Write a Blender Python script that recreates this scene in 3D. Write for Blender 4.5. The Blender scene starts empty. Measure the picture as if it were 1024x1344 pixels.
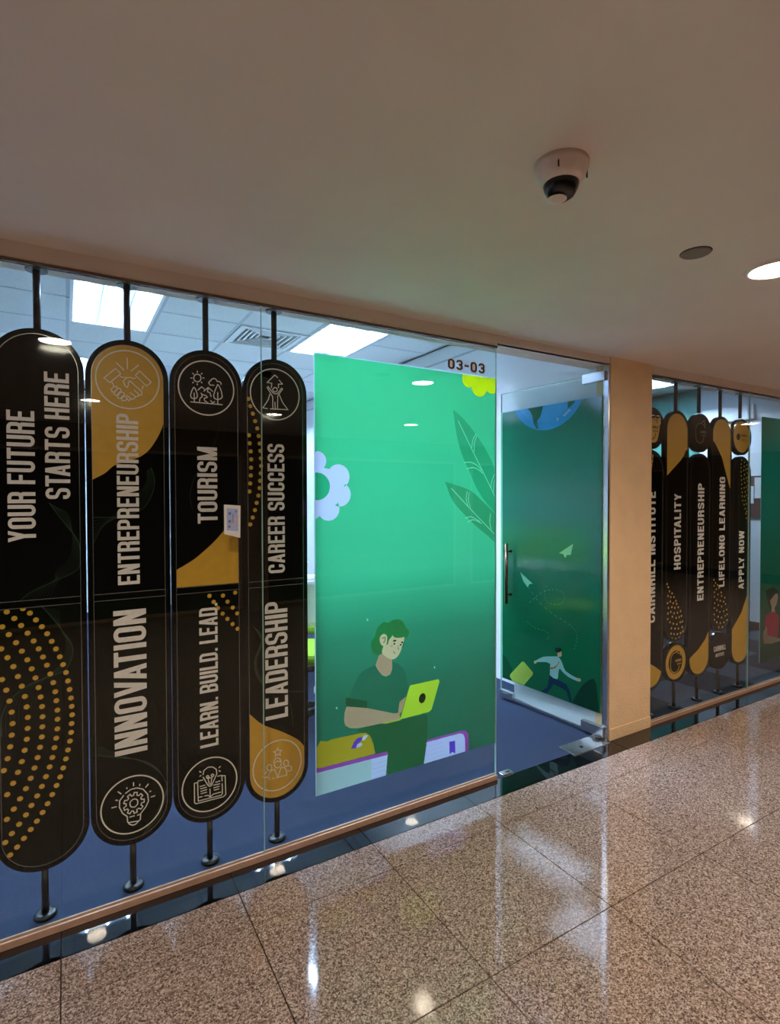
import bpy, bmesh, math, random
import numpy as np
from mathutils import Vector, Matrix
random.seed(7); rng = np.random.default_rng(7)
PI = math.pi
scene = bpy.context.scene
COL = scene.collection

# ------------------------------------------------------------------ camera, world, exposure
cam_d = bpy.data.cameras.new('camera'); cam = bpy.data.objects.new('camera', cam_d); COL.objects.link(cam)
scene.camera = cam
F_PX = 719.257; YAW = 0.5345770; PITCH = 0.0183068; ROLL = -0.0025238
cam_d.sensor_fit = 'VERTICAL'; cam_d.sensor_height = 36.0; cam_d.sensor_width = 36.0 * 1024 / 1344
cam_d.lens = F_PX * 36.0 / 1344; cam_d.shift_y = (665.856 - 672.0) / 1344
cam_d.clip_start = 0.05; cam_d.clip_end = 100
fw = Vector((math.sin(YAW) * math.cos(PITCH), math.cos(YAW) * math.cos(PITCH), -math.sin(PITCH)))
rt0 = Vector((math.cos(YAW), -math.sin(YAW), 0)); up0 = rt0.cross(fw)
rt = rt0 * math.cos(ROLL) + up0 * math.sin(ROLL); up = -rt0 * math.sin(ROLL) + up0 * math.cos(ROLL)
M = Matrix((rt, up, -fw)).transposed().to_4x4(); M.translation = Vector((0, -2.2741, 1.552))
cam.matrix_world = M
world = bpy.data.worlds.new('world'); scene.world = world; world.use_nodes = True
world.node_tree.nodes['Background'].inputs[0].default_value = (0.9, 0.8, 0.7, 1)
world.node_tree.nodes['Background'].inputs[1].default_value = 0.02
scene.view_settings.view_transform = 'Standard'; scene.view_settings.look = 'None'
scene.view_settings.exposure = 0.8; scene.view_settings.gamma = 1.0; scene.view_settings.use_curve_mapping = False
TUBE_POWER = 168.0        # office fluorescent tubes
DOWN_POWER = 76.0         # corridor downlight lens
SPOT_WATTS = 30.0        # corridor downlight beam

# ------------------------------------------------------------------ helpers
def lin(c):
    return tuple((v / 255 / 12.92) if v / 255 <= 0.04045 else ((v / 255 + 0.055) / 1.055) ** 2.4 for v in c)
MATS = {}
def mat(name, rgb, rough=0.5, metal=0.0, emit=0.0, ecol=None, spec=0.5, coat=0.0, noise=None, bump=None, var=0.0, lrgb=None):
    """noise = (scale, amount) colour mottle; bump = (scale, strength)"""
    if name in MATS: return MATS[name]
    m = bpy.data.materials.new(name); m.use_nodes = True; nt = m.node_tree; b = nt.nodes['Principled BSDF']
    c = lrgb or lin(rgb)
    b.inputs['Base Color'].default_value = (*c, 1); b.inputs['Roughness'].default_value = rough
    b.inputs['Metallic'].default_value = metal; b.inputs['Specular IOR Level'].default_value = spec
    b.inputs['Coat Weight'].default_value = coat; b.inputs['Coat Roughness'].default_value = 0.03
    if emit:
        b.inputs['Emission Color'].default_value = (*(ecol or c), 1); b.inputs['Emission Strength'].default_value = emit
    geo = nt.nodes.new('ShaderNodeNewGeometry')
    sc, am = noise or (60, 0.05)
    n = nt.nodes.new('ShaderNodeTexNoise'); n.inputs['Scale'].default_value = sc; n.inputs['Detail'].default_value = 3
    nt.links.new(geo.outputs['Position'], n.inputs['Vector'])
    mr = nt.nodes.new('ShaderNodeMapRange'); mr.inputs['To Min'].default_value = 1 - am; mr.inputs['To Max'].default_value = 1 + am
    mr.inputs['From Min'].default_value = 0.3; mr.inputs['From Max'].default_value = 0.7
    nt.links.new(n.outputs['Fac'], mr.inputs['Value'])
    val = mr.outputs['Result']
    if var:
        oi = nt.nodes.new('ShaderNodeObjectInfo'); m2 = nt.nodes.new('ShaderNodeMapRange')
        m2.inputs['To Min'].default_value = 1 - var; m2.inputs['To Max'].default_value = 1 + var
        nt.links.new(oi.outputs['Random'], m2.inputs['Value'])
        mu = nt.nodes.new('ShaderNodeMath'); mu.operation = 'MULTIPLY'
        nt.links.new(val, mu.inputs[0]); nt.links.new(m2.outputs['Result'], mu.inputs[1]); val = mu.outputs[0]
    vm = nt.nodes.new('ShaderNodeVectorMath'); vm.operation = 'SCALE'; vm.inputs[0].default_value = c
    nt.links.new(val, vm.inputs['Scale']); nt.links.new(vm.outputs[0], b.inputs['Base Color'])
    if bump:
        nb = nt.nodes.new('ShaderNodeTexNoise'); nb.inputs['Scale'].default_value = bump[0]; nb.inputs['Detail'].default_value = 4
        nt.links.new(geo.outputs['Position'], nb.inputs['Vector'])
        bp = nt.nodes.new('ShaderNodeBump'); bp.inputs['Strength'].default_value = bump[1]; bp.inputs['Distance'].default_value = 0.004
        nt.links.new(nb.outputs['Fac'], bp.inputs['Height']); nt.links.new(bp.outputs[0], b.inputs['Normal'])
    MATS[name] = m; return m

def granite(name, stops, rough, scale=230, bright=0.06, spec=0.5):
    m = bpy.data.materials.new(name); m.use_nodes = True; nt = m.node_tree; b = nt.nodes['Principled BSDF']; L = nt.links.new
    geo = nt.nodes.new('ShaderNodeNewGeometry')
    v = nt.nodes.new('ShaderNodeTexVoronoi'); v.inputs['Scale'].default_value = scale; L(geo.outputs['Position'], v.inputs['Vector'])
    w = nt.nodes.new('ShaderNodeSeparateColor'); L(v.outputs['Color'], w.inputs[0])
    n = nt.nodes.new('ShaderNodeTexNoise'); n.inputs['Scale'].default_value = 70; n.inputs['Detail'].default_value = 5; L(geo.outputs['Position'], n.inputs['Vector'])
    mx = nt.nodes.new('ShaderNodeMath'); mx.operation = 'MULTIPLY_ADD'; mx.inputs[1].default_value = 0.6; L(w.outputs[0], mx.inputs[0])
    m2 = nt.nodes.new('ShaderNodeMath'); m2.operation = 'MULTIPLY'; m2.inputs[1].default_value = 0.45; L(n.outputs['Fac'], m2.inputs[0]); L(m2.outputs[0], mx.inputs[2])
    r = nt.nodes.new('ShaderNodeValToRGB'); L(mx.outputs[0], r.inputs[0])
    el = r.color_ramp.elements
    while len(el) > 1: el.remove(el[-1])
    el[0].position = stops[0][0]; el[0].color = (*lin(stops[0][1]), 1)
    for p_, c_ in stops[1:]:
        e = el.new(p_); e.color = (*lin(c_), 1)
    oi = nt.nodes.new('ShaderNodeObjectInfo'); mr = nt.nodes.new('ShaderNodeMapRange')
    mr.inputs['To Min'].default_value = 1 - bright; mr.inputs['To Max'].default_value = 1 + bright; L(oi.outputs['Random'], mr.inputs['Value'])
    vs = nt.nodes.new('ShaderNodeVectorMath'); vs.operation = 'SCALE'; L(r.outputs[0], vs.inputs[0]); L(mr.outputs[0], vs.inputs['Scale'])
    L(vs.outputs[0], b.inputs['Base Color']); b.inputs['Roughness'].default_value = rough; b.inputs['Specular IOR Level'].default_value = spec
    MATS[name] = m; return m

def two_sided_fresnel(nt, ior=1.36):
    # the same fresnel from either side of a thin sheet
    f = nt.nodes.new('ShaderNodeFresnel'); g = nt.nodes.new('ShaderNodeNewGeometry'); m = nt.nodes.new('ShaderNodeMapRange')
    m.inputs['To Min'].default_value = ior; m.inputs['To Max'].default_value = 1 / ior
    nt.links.new(g.outputs['Backfacing'], m.inputs['Value']); nt.links.new(m.outputs['Result'], f.inputs[0]); return f
def glass_mat(name='clear_glass', tint=(0.93, 0.97, 0.96)):
    m = bpy.data.materials.new(name); m.use_nodes = True; nt = m.node_tree; nt.nodes.clear(); L = nt.links.new
    o = nt.nodes.new('ShaderNodeOutputMaterial'); t = nt.nodes.new('ShaderNodeBsdfTransparent'); t.inputs[0].default_value = (*tint, 1)
    g = nt.nodes.new('ShaderNodeBsdfGlossy'); g.inputs['Roughness'].default_value = 0.0; g.inputs[0].default_value = (1, 1, 1, 1)
    f = two_sided_fresnel(nt)
    mx = nt.nodes.new('ShaderNodeMixShader'); L(f.outputs[0], mx.inputs[0]); L(t.outputs[0], mx.inputs[1]); L(g.outputs[0], mx.inputs[2]); L(mx.outputs[0], o.inputs[0])
    MATS[name] = m; return m

def film_mat(name, img, trans=0.62, gloss=False, rough=0.10):
    """printed translucent window film"""
    m = bpy.data.materials.new(name); m.use_nodes = True; nt = m.node_tree; nt.nodes.clear(); L = nt.links.new
    o = nt.nodes.new('ShaderNodeOutputMaterial'); tx = nt.nodes.new('ShaderNodeTexImage'); tx.image = img; tx.extension = 'EXTEND'
    uv = nt.nodes.new('ShaderNodeUVMap'); uv.uv_map = 'print'; L(uv.outputs[0], tx.inputs[0])
    d = nt.nodes.new('ShaderNodeBsdfDiffuse'); t = nt.nodes.new('ShaderNodeBsdfTranslucent'); g = nt.nodes.new('ShaderNodeBsdfGlossy')
    g.inputs['Roughness'].default_value = rough
    L(tx.outputs[0], d.inputs[0]); L(tx.outputs[0], t.inputs[0])
    m1 = nt.nodes.new('ShaderNodeMixShader'); m1.inputs[0].default_value = trans; L(d.outputs[0], m1.inputs[1]); L(t.outputs[0], m1.inputs[2])
    if not gloss:
        L(m1.outputs[0], o.inputs[0]); return m
    f = two_sided_fresnel(nt, 1.6)
    m2 = nt.nodes.new('ShaderNodeMixShader'); L(f.outputs[0], m2.inputs[0]); L(m1.outputs[0], m2.inputs[1]); L(g.outputs[0], m2.inputs[2]); L(m2.outputs[0], o.inputs[0])
    return m

def tag(o, label=None, cat=None, group=None, kind=None):
    if label: o['label'] = label
    if cat: o['category'] = cat
    if group: o['group'] = group
    if kind: o['kind'] = kind
    return o
def empty(name, loc=(0, 0, 0), parent=None):
    o = bpy.data.objects.new(name, None); COL.objects.link(o); o.location = loc; o.empty_display_size = 0.1
    if parent: o.parent = parent
    return o

class MB:
    """collects shapes into one mesh, all coordinates relative to the parent"""
    def __init__(s): s.v = []; s.f = []; s.smooth = []
    def add(s, vs, fs, sm=False):
        k = len(s.v); s.v += [tuple(v) for v in vs]; s.f += [tuple(i + k for i in f) for f in fs]; s.smooth += [sm] * len(fs)
    def box(s, x0, x1, y0, y1, z0, z1):
        s.add([(x0, y0, z0), (x1, y0, z0), (x1, y1, z0), (x0, y1, z0), (x0, y0, z1), (x1, y0, z1), (x1, y1, z1), (x0, y1, z1)],
              [(0, 3, 2, 1), (4, 5, 6, 7), (0, 1, 5, 4), (1, 2, 6, 5), (2, 3, 7, 6), (3, 0, 4, 7)]); return s
    def lathe(s, prof, cx=0, cy=0, cz=0, n=32, axis='z', cap=True):
        """prof: (r, h) pairs from bottom to top"""
        vs = []; fs = []
        for r, h in prof:
            for k in range(n):
                a = 2 * PI * k / n; c, d = r * math.cos(a), r * math.sin(a)
                vs.append({'z': (cx + c, cy + d, cz + h), 'y': (cx + d, cy + h, cz + c), 'x': (cx + h, cy + c, cz + d)}[axis])
        for j in range(len(prof) - 1):
            for k in range(n):
                a, b = j * n + k, j * n + (k + 1) % n; fs.append((a, b, b + n, a + n))
        s.add(vs, fs, True)
        if cap:
            k0 = len(s.v) - len(vs)
            if prof[0][0] > 1e-5: s.f.append(tuple(k0 + i for i in reversed(range(n)))); s.smooth.append(False)
            if prof[-1][0] > 1e-5: s.f.append(tuple(k0 + len(vs) - n + i for i in range(n))); s.smooth.append(False)
        return s
    def tube(s, pts, r, n=10):
        P = [Vector(p) for p in pts]; rings = []
        rr = r if isinstance(r, (list, tuple)) else [r] * len(P)
        prev = None
        for i, p in enumerate(P):
            t = (P[min(i + 1, len(P) - 1)] - P[max(i - 1, 0)]).normalized()
            a = prev if prev else (Vector((0, 0, 1)) if abs(t.z) < 0.9 else Vector((1, 0, 0)))
            u = (a - t * a.dot(t)).normalized(); prev = u; w = t.cross(u)
            rings.append([p + (u * math.cos(2 * PI * k / n) + w * math.sin(2 * PI * k / n)) * rr[i] for k in range(n)])
        vs = [v for rg in rings for v in rg]; fs = []
        for j in range(len(rings) - 1):
            for k in range(n):
                a, b = j * n + k, j * n + (k + 1) % n; fs.append((a, b, b + n, a + n))
        fs.append(tuple(reversed(range(n)))); fs.append(tuple((len(rings) - 1) * n + k for k in range(n)))
        s.add(vs, fs, True); return s
    def prism(s, poly, y0, y1):
        """polygon in x,z (counter-clockwise seen from -y) extruded from y0 to y1"""
        n = len(poly); s.add([(x, y0, z) for x, z in poly] + [(x, y1, z) for x, z in poly],
              [tuple(range(n)), tuple(reversed(range(n, 2 * n)))] + [(i, i + n, (i + 1) % n + n, (i + 1) % n) for i in range(n)]); return s
    def ringprism(s, po, pi, y0, y1):
        n = len(po); V = [(x, y0, z) for x, z in po] + [(x, y0, z) for x, z in pi] + [(x, y1, z) for x, z in po] + [(x, y1, z) for x, z in pi]
        fs = []
        for i in range(n):
            j = (i + 1) % n
            fs += [(i, j, n + j, n + i), (2 * n + j, 2 * n + i, 3 * n + i, 3 * n + j), (j, i, 2 * n + i, 2 * n + j), (n + i, n + j, 3 * n + j, 3 * n + i)]
        s.add(V, fs); return s
    def flat(s, polys, y):
        for i, p in enumerate(polys): s.add([(x, y - 3e-5 * (i % 9), z) for x, z in p], [tuple(range(len(p)))])
        return s
    def mesh(s, name, m):
        me = bpy.data.meshes.new(name); me.from_pydata(s.v, [], s.f); me.update()
        me.polygons.foreach_set('use_smooth', s.smooth)
        if m: me.materials.append(m)
        return me
    def build(s, name, m, parent=None, bevel=0, loc=None, fixn=False):
        me = s.mesh(name, m)
        if fixn:
            bm = bmesh.new(); bm.from_mesh(me); bmesh.ops.recalc_face_normals(bm, faces=bm.faces); bm.to_mesh(me); bm.free()
        o = bpy.data.objects.new(name, me); COL.objects.link(o)
        if parent: o.parent = parent
        if loc: o.location = loc
        if bevel:
            b = o.modifiers.new('edge', 'BEVEL'); b.width = bevel; b.segments = 2; b.limit_method = 'ANGLE'; b.angle_limit = 0.9
        return o
def copy_tree(o, parent=None):
    c = o.copy(); COL.objects.link(c)
    if parent: c.parent = parent
    for ch in [x for x in o.children]: copy_tree(ch, c)
    return c

# ------------------------------------------------------------------ 2-D drawing helpers (millimetres or metres)
def fillet(pts, closed=False):
    out = []; n = len(pts)
    for i, p in enumerate(pts):
        x, y = p[0], p[1]; r = p[2] if len(p) > 2 else 0
        if r <= 0 or (not closed and i in (0, n - 1)): out.append((x, y)); continue
        a = pts[(i - 1) % n]; b = pts[(i + 1) % n]
        u = np.array([a[0] - x, a[1] - y], float); w = np.array([b[0] - x, b[1] - y], float)
        lu, lw = np.linalg.norm(u), np.linalg.norm(w); u /= lu; w /= lw
        ang = math.acos(max(-1, min(1, float(u @ w)))); d = r / math.tan(ang / 2)
        d = min(d, lu * 0.98 if (i in (1,) and not closed) else lu * 0.5 + 1e-9 if False else min(lu, lw) * 0.999); r = d * math.tan(ang / 2)
        bis = (u + w); bis /= np.linalg.norm(bis); c = np.array([x, y]) + bis * (r / math.sin(ang / 2))
        p0 = np.array([x, y]) + u * d - c; p1 = np.array([x, y]) + w * d - c
        a0 = math.atan2(p0[1], p0[0]); a1 = math.atan2(p1[1], p1[0]); da = (a1 - a0 + PI) % (2 * PI) - PI
        k = 7
        for j in range(k + 1):
            t = a0 + da * j / k; out.append((c[0] + r * math.cos(t), c[1] + r * math.sin(t)))
    return out
def ribbon(pts, w, closed=False):
    """quads of constant width along a polyline"""
    P = [pts[0]]
    for q in pts[1:]:
        if abs(q[0] - P[-1][0]) + abs(q[1] - P[-1][1]) > 1e-7: P.append(q)
    if closed and abs(P[0][0] - P[-1][0]) + abs(P[0][1] - P[-1][1]) < 1e-7: P.pop()
    P = np.array(P, float); n = len(P)
    if n < 2: return []
    Lf, Rt = [], []
    for i in range(n):
        a = P[(i - 1) % n] if (closed or i > 0) else None; b = P[(i + 1) % n] if (closed or i < n - 1) else None
        d1 = (P[i] - a) / (np.linalg.norm(P[i] - a) + 1e-12) if a is not None else None
        d2 = (b - P[i]) / (np.linalg.norm(b - P[i]) + 1e-12) if b is not None else None
        if d1 is None: d1 = d2
        if d2 is None: d2 = d1
        n1 = np.array([-d1[1], d1[0]]); n2 = np.array([-d2[1], d2[0]]); m = n1 + n2; l = np.linalg.norm(m)
        if l < 1e-6: m = n1; l = 1
        m /= l; k = min(1 / max(0.35, m @ n1), 2.2)
        Lf.append(P[i] + m * k * w / 2); Rt.append(P[i] - m * k * w / 2)
    rng_ = range(n if closed else n - 1)
    return [[tuple(Rt[i]), tuple(Rt[(i + 1) % n]), tuple(Lf[(i + 1) % n]), tuple(Lf[i])] for i in rng_]
def circle(cx, cy, r, n=40, a0=0, a1=2 * PI):
    return [(cx + r * math.cos(a0 + (a1 - a0) * k / n), cy + r * math.sin(a0 + (a1 - a0) * k / n)) for k in range(n + (a1 - a0 < 2 * PI - 1e-6))]
def smooth(pts, k=6):
    """Catmull-Rom through the points"""
    P = [np.array(p, float) for p in pts]; P = [2 * P[0] - P[1]] + P + [2 * P[-1] - P[-2]]; out = []
    for i in range(1, len(P) - 2):
        for j in range(k):
            t = j / k; a, b, c, d = P[i - 1], P[i], P[i + 1], P[i + 2]
            out.append(tuple(0.5 * (2 * b + (c - a) * t + (2 * a - 5 * b + 4 * c - d) * t * t + (3 * b - a - 3 * c + d) * t ** 3)))
    out.append(tuple(P[-2])); return out

def glyph(ch, w, t, sq=1.0):
    """strokes of one capital letter, cap height 1; returns (width, [polygons])"""
    L, R, B, T = t / 2, w - t / 2, t / 2, 1 - t / 2; rr = (w - t) / 2 * sq
    Q = []
    def path(p, closed=False): Q.extend(ribbon(fillet(p, closed), t, closed))
    def bar(x0, x1, y0=0, y1=1, tt=None):
        tt = tt or t; Q.append([(x0, y0), (x0 + tt, y0), (x1 + tt, y1), (x1, y1)])
    def rect(x0, x1, y0, y1): Q.append([(x0, y0), (x1, y0), (x1, y1), (x0, y1)])
    W = w
    if ch in 'O0': path([(L, B, rr), (R, B, rr), (R, T, rr), (L, T, rr)], True)
    elif ch == 'C': path([(R, .64), (R, T, rr), (L, T, rr), (L, B, rr), (R, B, rr), (R, .36)])
    elif ch == 'G': path([(R, .66), (R, T, rr), (L, T, rr), (L, B, rr), (R, B, rr), (R, .48)]); rect(w * .52, w, .42, .42 + t * .9)
    elif ch == 'S': path([(R, .70), (R, T, rr), (L, T, rr), (L, .58, rr * .8), (R, .43, rr * .8), (R, B, rr), (L, B, rr), (L, .30)])
    elif ch == 'U': path([(L, 1), (L, B, rr), (R, B, rr), (R, 1)])
    elif ch == 'D': path([(L, B), (R, B, rr), (R, T, rr), (L, T)], False); rect(0, t, 0, 1)
    elif ch in 'PR':
        rect(0, t, 0, 1); m = .50 if ch == 'P' else .52; path([(L, T), (R, T, rr), (R, m, rr), (L, m)])
        m = m - t / 2
        if ch == 'R': path([(w * .45, .52), (R, .52 - .02, rr * .6), (R, 0)])
    elif ch == 'B':
        rect(0, t, 0, 1); path([(L, T), (R, T, rr), (R, .52, rr), (L, .52)]); path([(L, .52), (R, .52, rr), (R, B, rr), (L, B)])
    elif ch in 'EF':
        rect(0, t, 0, 1); rect(t, w * .92, 1 - t, 1); rect(t, w * .82, .5 - t / 2 + .02, .5 + t / 2 + .02); W = w * .92
        if ch == 'E': rect(t, w * .92, 0, t)
    elif ch == 'L': rect(0, t, 0, 1); rect(t, w * .9, 0, t); W = w * .9
    elif ch == 'I': rect(0, t, 0, 1); W = t
    elif ch == 'H': rect(0, t, 0, 1); rect(w - t, w, 0, 1); rect(t, w - t, .5 - t / 2, .5 + t / 2)
    elif ch == 'T': rect(0, w, 1 - t, 1); rect(w / 2 - t / 2, w / 2 + t / 2, 0, 1 - t)
    elif ch == 'N': rect(0, t, 0, 1); rect(w - t, w, 0, 1); Q.append([(w - t * 1.1, 0), (w, 0), (t * 1.1, 1), (0, 1)])
    elif ch == 'M':
        W = w * 1.28; rect(0, t, 0, 1); rect(W - t, W, 0, 1); Q.append([(W / 2 - t / 2, 0), (W / 2 + t / 2, 0), (t, 1), (0, 1)]); Q.append([(W / 2 - t / 2, 0), (W / 2 + t / 2, 0), (W, 1), (W - t, 1)])
    elif ch == 'A':
        W = w * 1.08; bar(0, W / 2 - t * .55, tt=t); bar(W - t, W / 2 - t * .45, tt=t); rect(W * .22, W * .78, .20, .20 + t * .85)
    elif ch == 'V': W = w * 1.05; bar(W / 2 - t * .55, 0); bar(W / 2 - t * .45, W - t)
    elif ch == 'W':
        W = w * 1.45; h = W / 2; bar(h / 2 - t * .55, 0, tt=t * .95); bar(h / 2 - t * .4, h - t / 2, tt=t * .95); bar(h + h / 2 - t * .6, h - t / 2, tt=t * .95); bar(h + h / 2 - t * .45, W - t, tt=t * .95)
    elif ch == 'Y':
        W = w * 1.02; rect(W / 2 - t / 2, W / 2 + t / 2, 0, .45); bar(W / 2 - t / 2, 0, .42, 1); bar(W / 2 - t / 2, W - t, .42, 1)
    elif ch == '3': path([(L, .72), (L, T, rr), (R, T, rr), (R, .52, rr * .9), (w * .4, .52)]); path([(w * .4, .52), (R, .52, rr * .9), (R, B, rr), (L, B, rr), (L, .28)])
    elif ch == '.': rect(0, t, 0, t); W = t
    elif ch == '-': rect(0, w * .7, .42, .42 + t); W = w * .7
    elif ch == ' ': W = w * .42
    return W, Q
def word(text, w=.39, t=.135, gap=.062, sq=1.0):
    x = 0; out = []
    for i, c in enumerate(text):
        if i and (text[i - 1] + c in ('VA', 'AV', 'AT', 'TA', 'LY')): x -= w * .2
        W, Q = glyph(c, w, t, sq); out += [[(a + x, b) for a, b in q] for q in Q]; x += W + gap
    return x - gap, out
def upright_text(text, xb, xt, z0, z1, **kw):
    """text reading bottom to top: baseline at x = xb, letter tops at x = xt"""
    Ln, Q = word(text, **kw); s = (z1 - z0) / Ln; h = xt - xb
    return [[(xb + b * h, z0 + a * s) for a, b in q] for q in Q]

def upright_words(text, xb, xt, z0, z1, **kw):
    Ln, _ = word(text, **kw); s = (z1 - z0) / Ln; h = xt - xb; out = []; done = ''
    for wd in text.split(' '):
        off = word(done + 'I', **kw)[0] - word('I', **kw)[0] if done else 0
        out.append([[(xb + b * h, z0 + (a + off) * s) for a, b in q] for q in word(wd, **kw)[1]]); done += wd + ' '
    return out

class Art:
    """numpy painter: coordinates in millimetres, origin x0,z0"""
    def __init__(s, x0, z0, w, h, res=1.0):
        s.x0, s.z0, s.res = x0, z0, res; s.W, s.H = int(w / res), int(h / res); s.a = np.ones((s.H, s.W, 4), np.float32)
    def grad(s, stops):
        z = np.linspace(0, 1, s.H); cols = np.array([c for _, c in stops], float) / 255; ps = [p for p, _ in stops]
        for k in range(3): s.a[:, :, k] = np.interp(z, ps, cols[:, k])[:, None]
    def poly(s, pts, col, alpha=1.0):
        P = (np.array(pts, float) - [s.x0, s.z0]) / s.res; x0, y0 = np.floor(P.min(0)).astype(int); x1, y1 = np.ceil(P.max(0)).astype(int) + 1
        x0, y0 = max(x0, 0), max(y0, 0); x1, y1 = min(x1, s.W), min(y1, s.H)
        if x1 <= x0 or y1 <= y0: return
        X, Y = np.meshgrid(np.arange(x0, x1) + .5, np.arange(y0, y1) + .5); ins = np.zeros(X.shape, bool)
        n = len(P)
        for i in range(n):
            (xa, ya), (xb, yb) = P[i], P[(i + 1) % n]
            if ya == yb: continue
            ins ^= ((ya > Y) != (yb > Y)) & (X < (xb - xa) * (Y - ya) / (yb - ya) + xa)
        c = np.array(col, float)[:3] / 255; sub = s.a[y0:y1, x0:x1, :3]
        sub[ins] = sub[ins] * (1 - alpha) + c * alpha
    def line(s, pts, w, col, closed=False, alpha=1.0):
        for q in ribbon(pts, w, closed): s.poly(q, col, alpha)
    def image(s, name):
        im = bpy.data.images.new(name, s.W, s.H); s.a[:, :, 3] = 1; im.pixels.foreach_set(s.a.ravel()); im.update(); im.pack(); return im
ICON_HANDSHAKE = [[(-3,2099),(-2,2055)],[(-42,2077),(-13,2048)],[(38,2076),(10,2048)],[(-44,2053),(-26,2035),(-64,1996),(-84,2012),(-44,2053)],[(41,2053),(26,2034),(66,1996),(83,2013),(41,2053)],[(-30,2027),(-22,2021),(-4,2022),(-18,2007),(-11,1989),(-4,1984),(1,1993),(1,2004),(7,2010),(12,2005),(49,1971),(48,1959),(38,1957)],[(-4,2022),(10,2024),(18,2020),(28,2025)],[(-58,2001),(-50,1985)],[(55,1997),(49,1981)],[(-51,1982),(-60,1971),(-56,1961),(-48,1962),(-38,1977),(-42,1984),(-51,1982)],[(-35,1979),(-48,1962),(-50,1953),(-41,1948),(-25,1970),(-26,1975),(-35,1979)],[(-26,1964),(-38,1948),(-36,1939),(-28,1939),(-13,1956),(-17,1963),(-26,1964)],[(-15,1949),(-25,1938),(-22,1930),(-12,1931),(-4,1940),(-8,1948),(-15,1949)],[(-4,1940),(1,1932),(10,1940),(-6,1954)],[(10,1940),(19,1941),(27,1950),(5,1965)],[(27,1950),(37,1955),(38,1961),(20,1976)]]
ICON_LANDSCAPE = [[(-23,2050),(-24,2044),(-27,2039),(-32,2035),(-37,2033),(-43,2034),(-48,2037),(-51,2041),(-52,2047),(-51,2053),(-48,2059),(-43,2063),(-37,2065),(-32,2064),(-27,2061),(-24,2056),(-23,2050)],[(-17,2051),(-9,2052)],[(-23,2035),(-18,2030)],[(-38,2027),(-38,2019)],[(-52,2032),(-57,2026)],[(-57,2047),(-65,2046)],[(-51,2062),(-57,2068)],[(-37,2070),(-37,2079)],[(-23,2066),(-17,2072)],[(31,2026),(14,2025),(8,2033),(13,2042),(17,2044),(21,2051),(31,2055),(39,2051),(43,2043),(52,2044),(59,2038),(59,2031)],[(-52,2010),(-60,1994),(-65,1976),(-63,1966),(-55,1962),(-44,1964),(-38,1971),(-39,1984),(-45,2002),(-52,2010)],[(-51,1987),(-50,1948)],[(45,2031),(35,2007),(28,1984),(30,1972),(40,1967),(55,1970),(64,1980),(60,2004),(52,2023),(45,2031)],[(45,1998),(45,1948)],[(-37,1998),(-21,2014),(-8,2005)],[(-13,1996),(6,2014),(25,1999)],[(6,2014),(3,1996),(13,1993),(18,1976)],[(-24,1989),(-20,1983),(-2,1979),(2,1973),(-11,1967),(-9,1958),(4,1950)],[(-20,1983),(-19,1974),(-28,1965),(-30,1950)],[(15,1962),(23,1951),(33,1958)],[(-66,1948),(65,1947)]]
ICON_CLIMB = [[(13,2087),(-2,2098),(-37,2062),(-16,2060),(-18,2039)],[(17,2079),(33,2062),(14,2059),(15,2042)],[(9,2034),(8,2029),(4,2025),(-1,2023),(-7,2024),(-10,2027),(-12,2032),(-10,2037),(-6,2041),(-1,2043),(4,2042),(8,2039),(9,2034)],[(-19,2011),(-37,2039),(-33,2044),(-11,2018),(0,2014),(11,2018),(29,2043),(34,2040),(11,2006),(10,1950)],[(-19,2011),(-12,2000),(-12,1948)],[(-2,1979),(-1,1949)],[(-25,2012),(-33,1985),(-57,1948),(-36,1946)],[(19,2012),(33,1980),(58,1949),(-25,1946)]]
ICON_BULB = [[(-32,383),(-47,365),(-48,339),(-37,312),(-21,295),(-20,274),(-13,262),(-1,254),(9,255),(26,269),(28,292),(47,314),(57,335),(54,363),(37,388),(15,399),(-7,399),(-27,388)],[(-13,290),(6,290)],[(15,289),(28,289)],[(-17,269),(19,265)],[(31,334),(41,335),(41,347),(31,348),(29,356),(36,363),(29,372),(21,366),(15,370),(16,381),(5,383),(3,373),(-4,371),(-10,380),(-19,374),(-15,365),(-20,359),(-29,361),(-33,350),(-24,346),(-24,338),(-33,333),(-30,322),(-20,325),(-16,319),(-20,309),(-11,303),(-5,312),(2,310),(4,300),(15,302),(14,312),(20,316),(29,310),(36,319),(29,327),(31,334)],[(18,341),(17,348),(13,354),(7,357),(0,357),(-5,354),(-10,349),(-11,342),(-10,335),(-6,329),(0,326),(7,325),(13,329),(17,334),(18,341)],[(3,425),(3,409)],[(27,412),(24,404)],[(58,404),(46,392)],[(67,373),(61,370)],[(82,349),(65,348)],[(-22,411),(-20,404)],[(-53,403),(-41,390)],[(-62,372),(-53,368)],[(-76,345),(-58,345)]]
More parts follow.
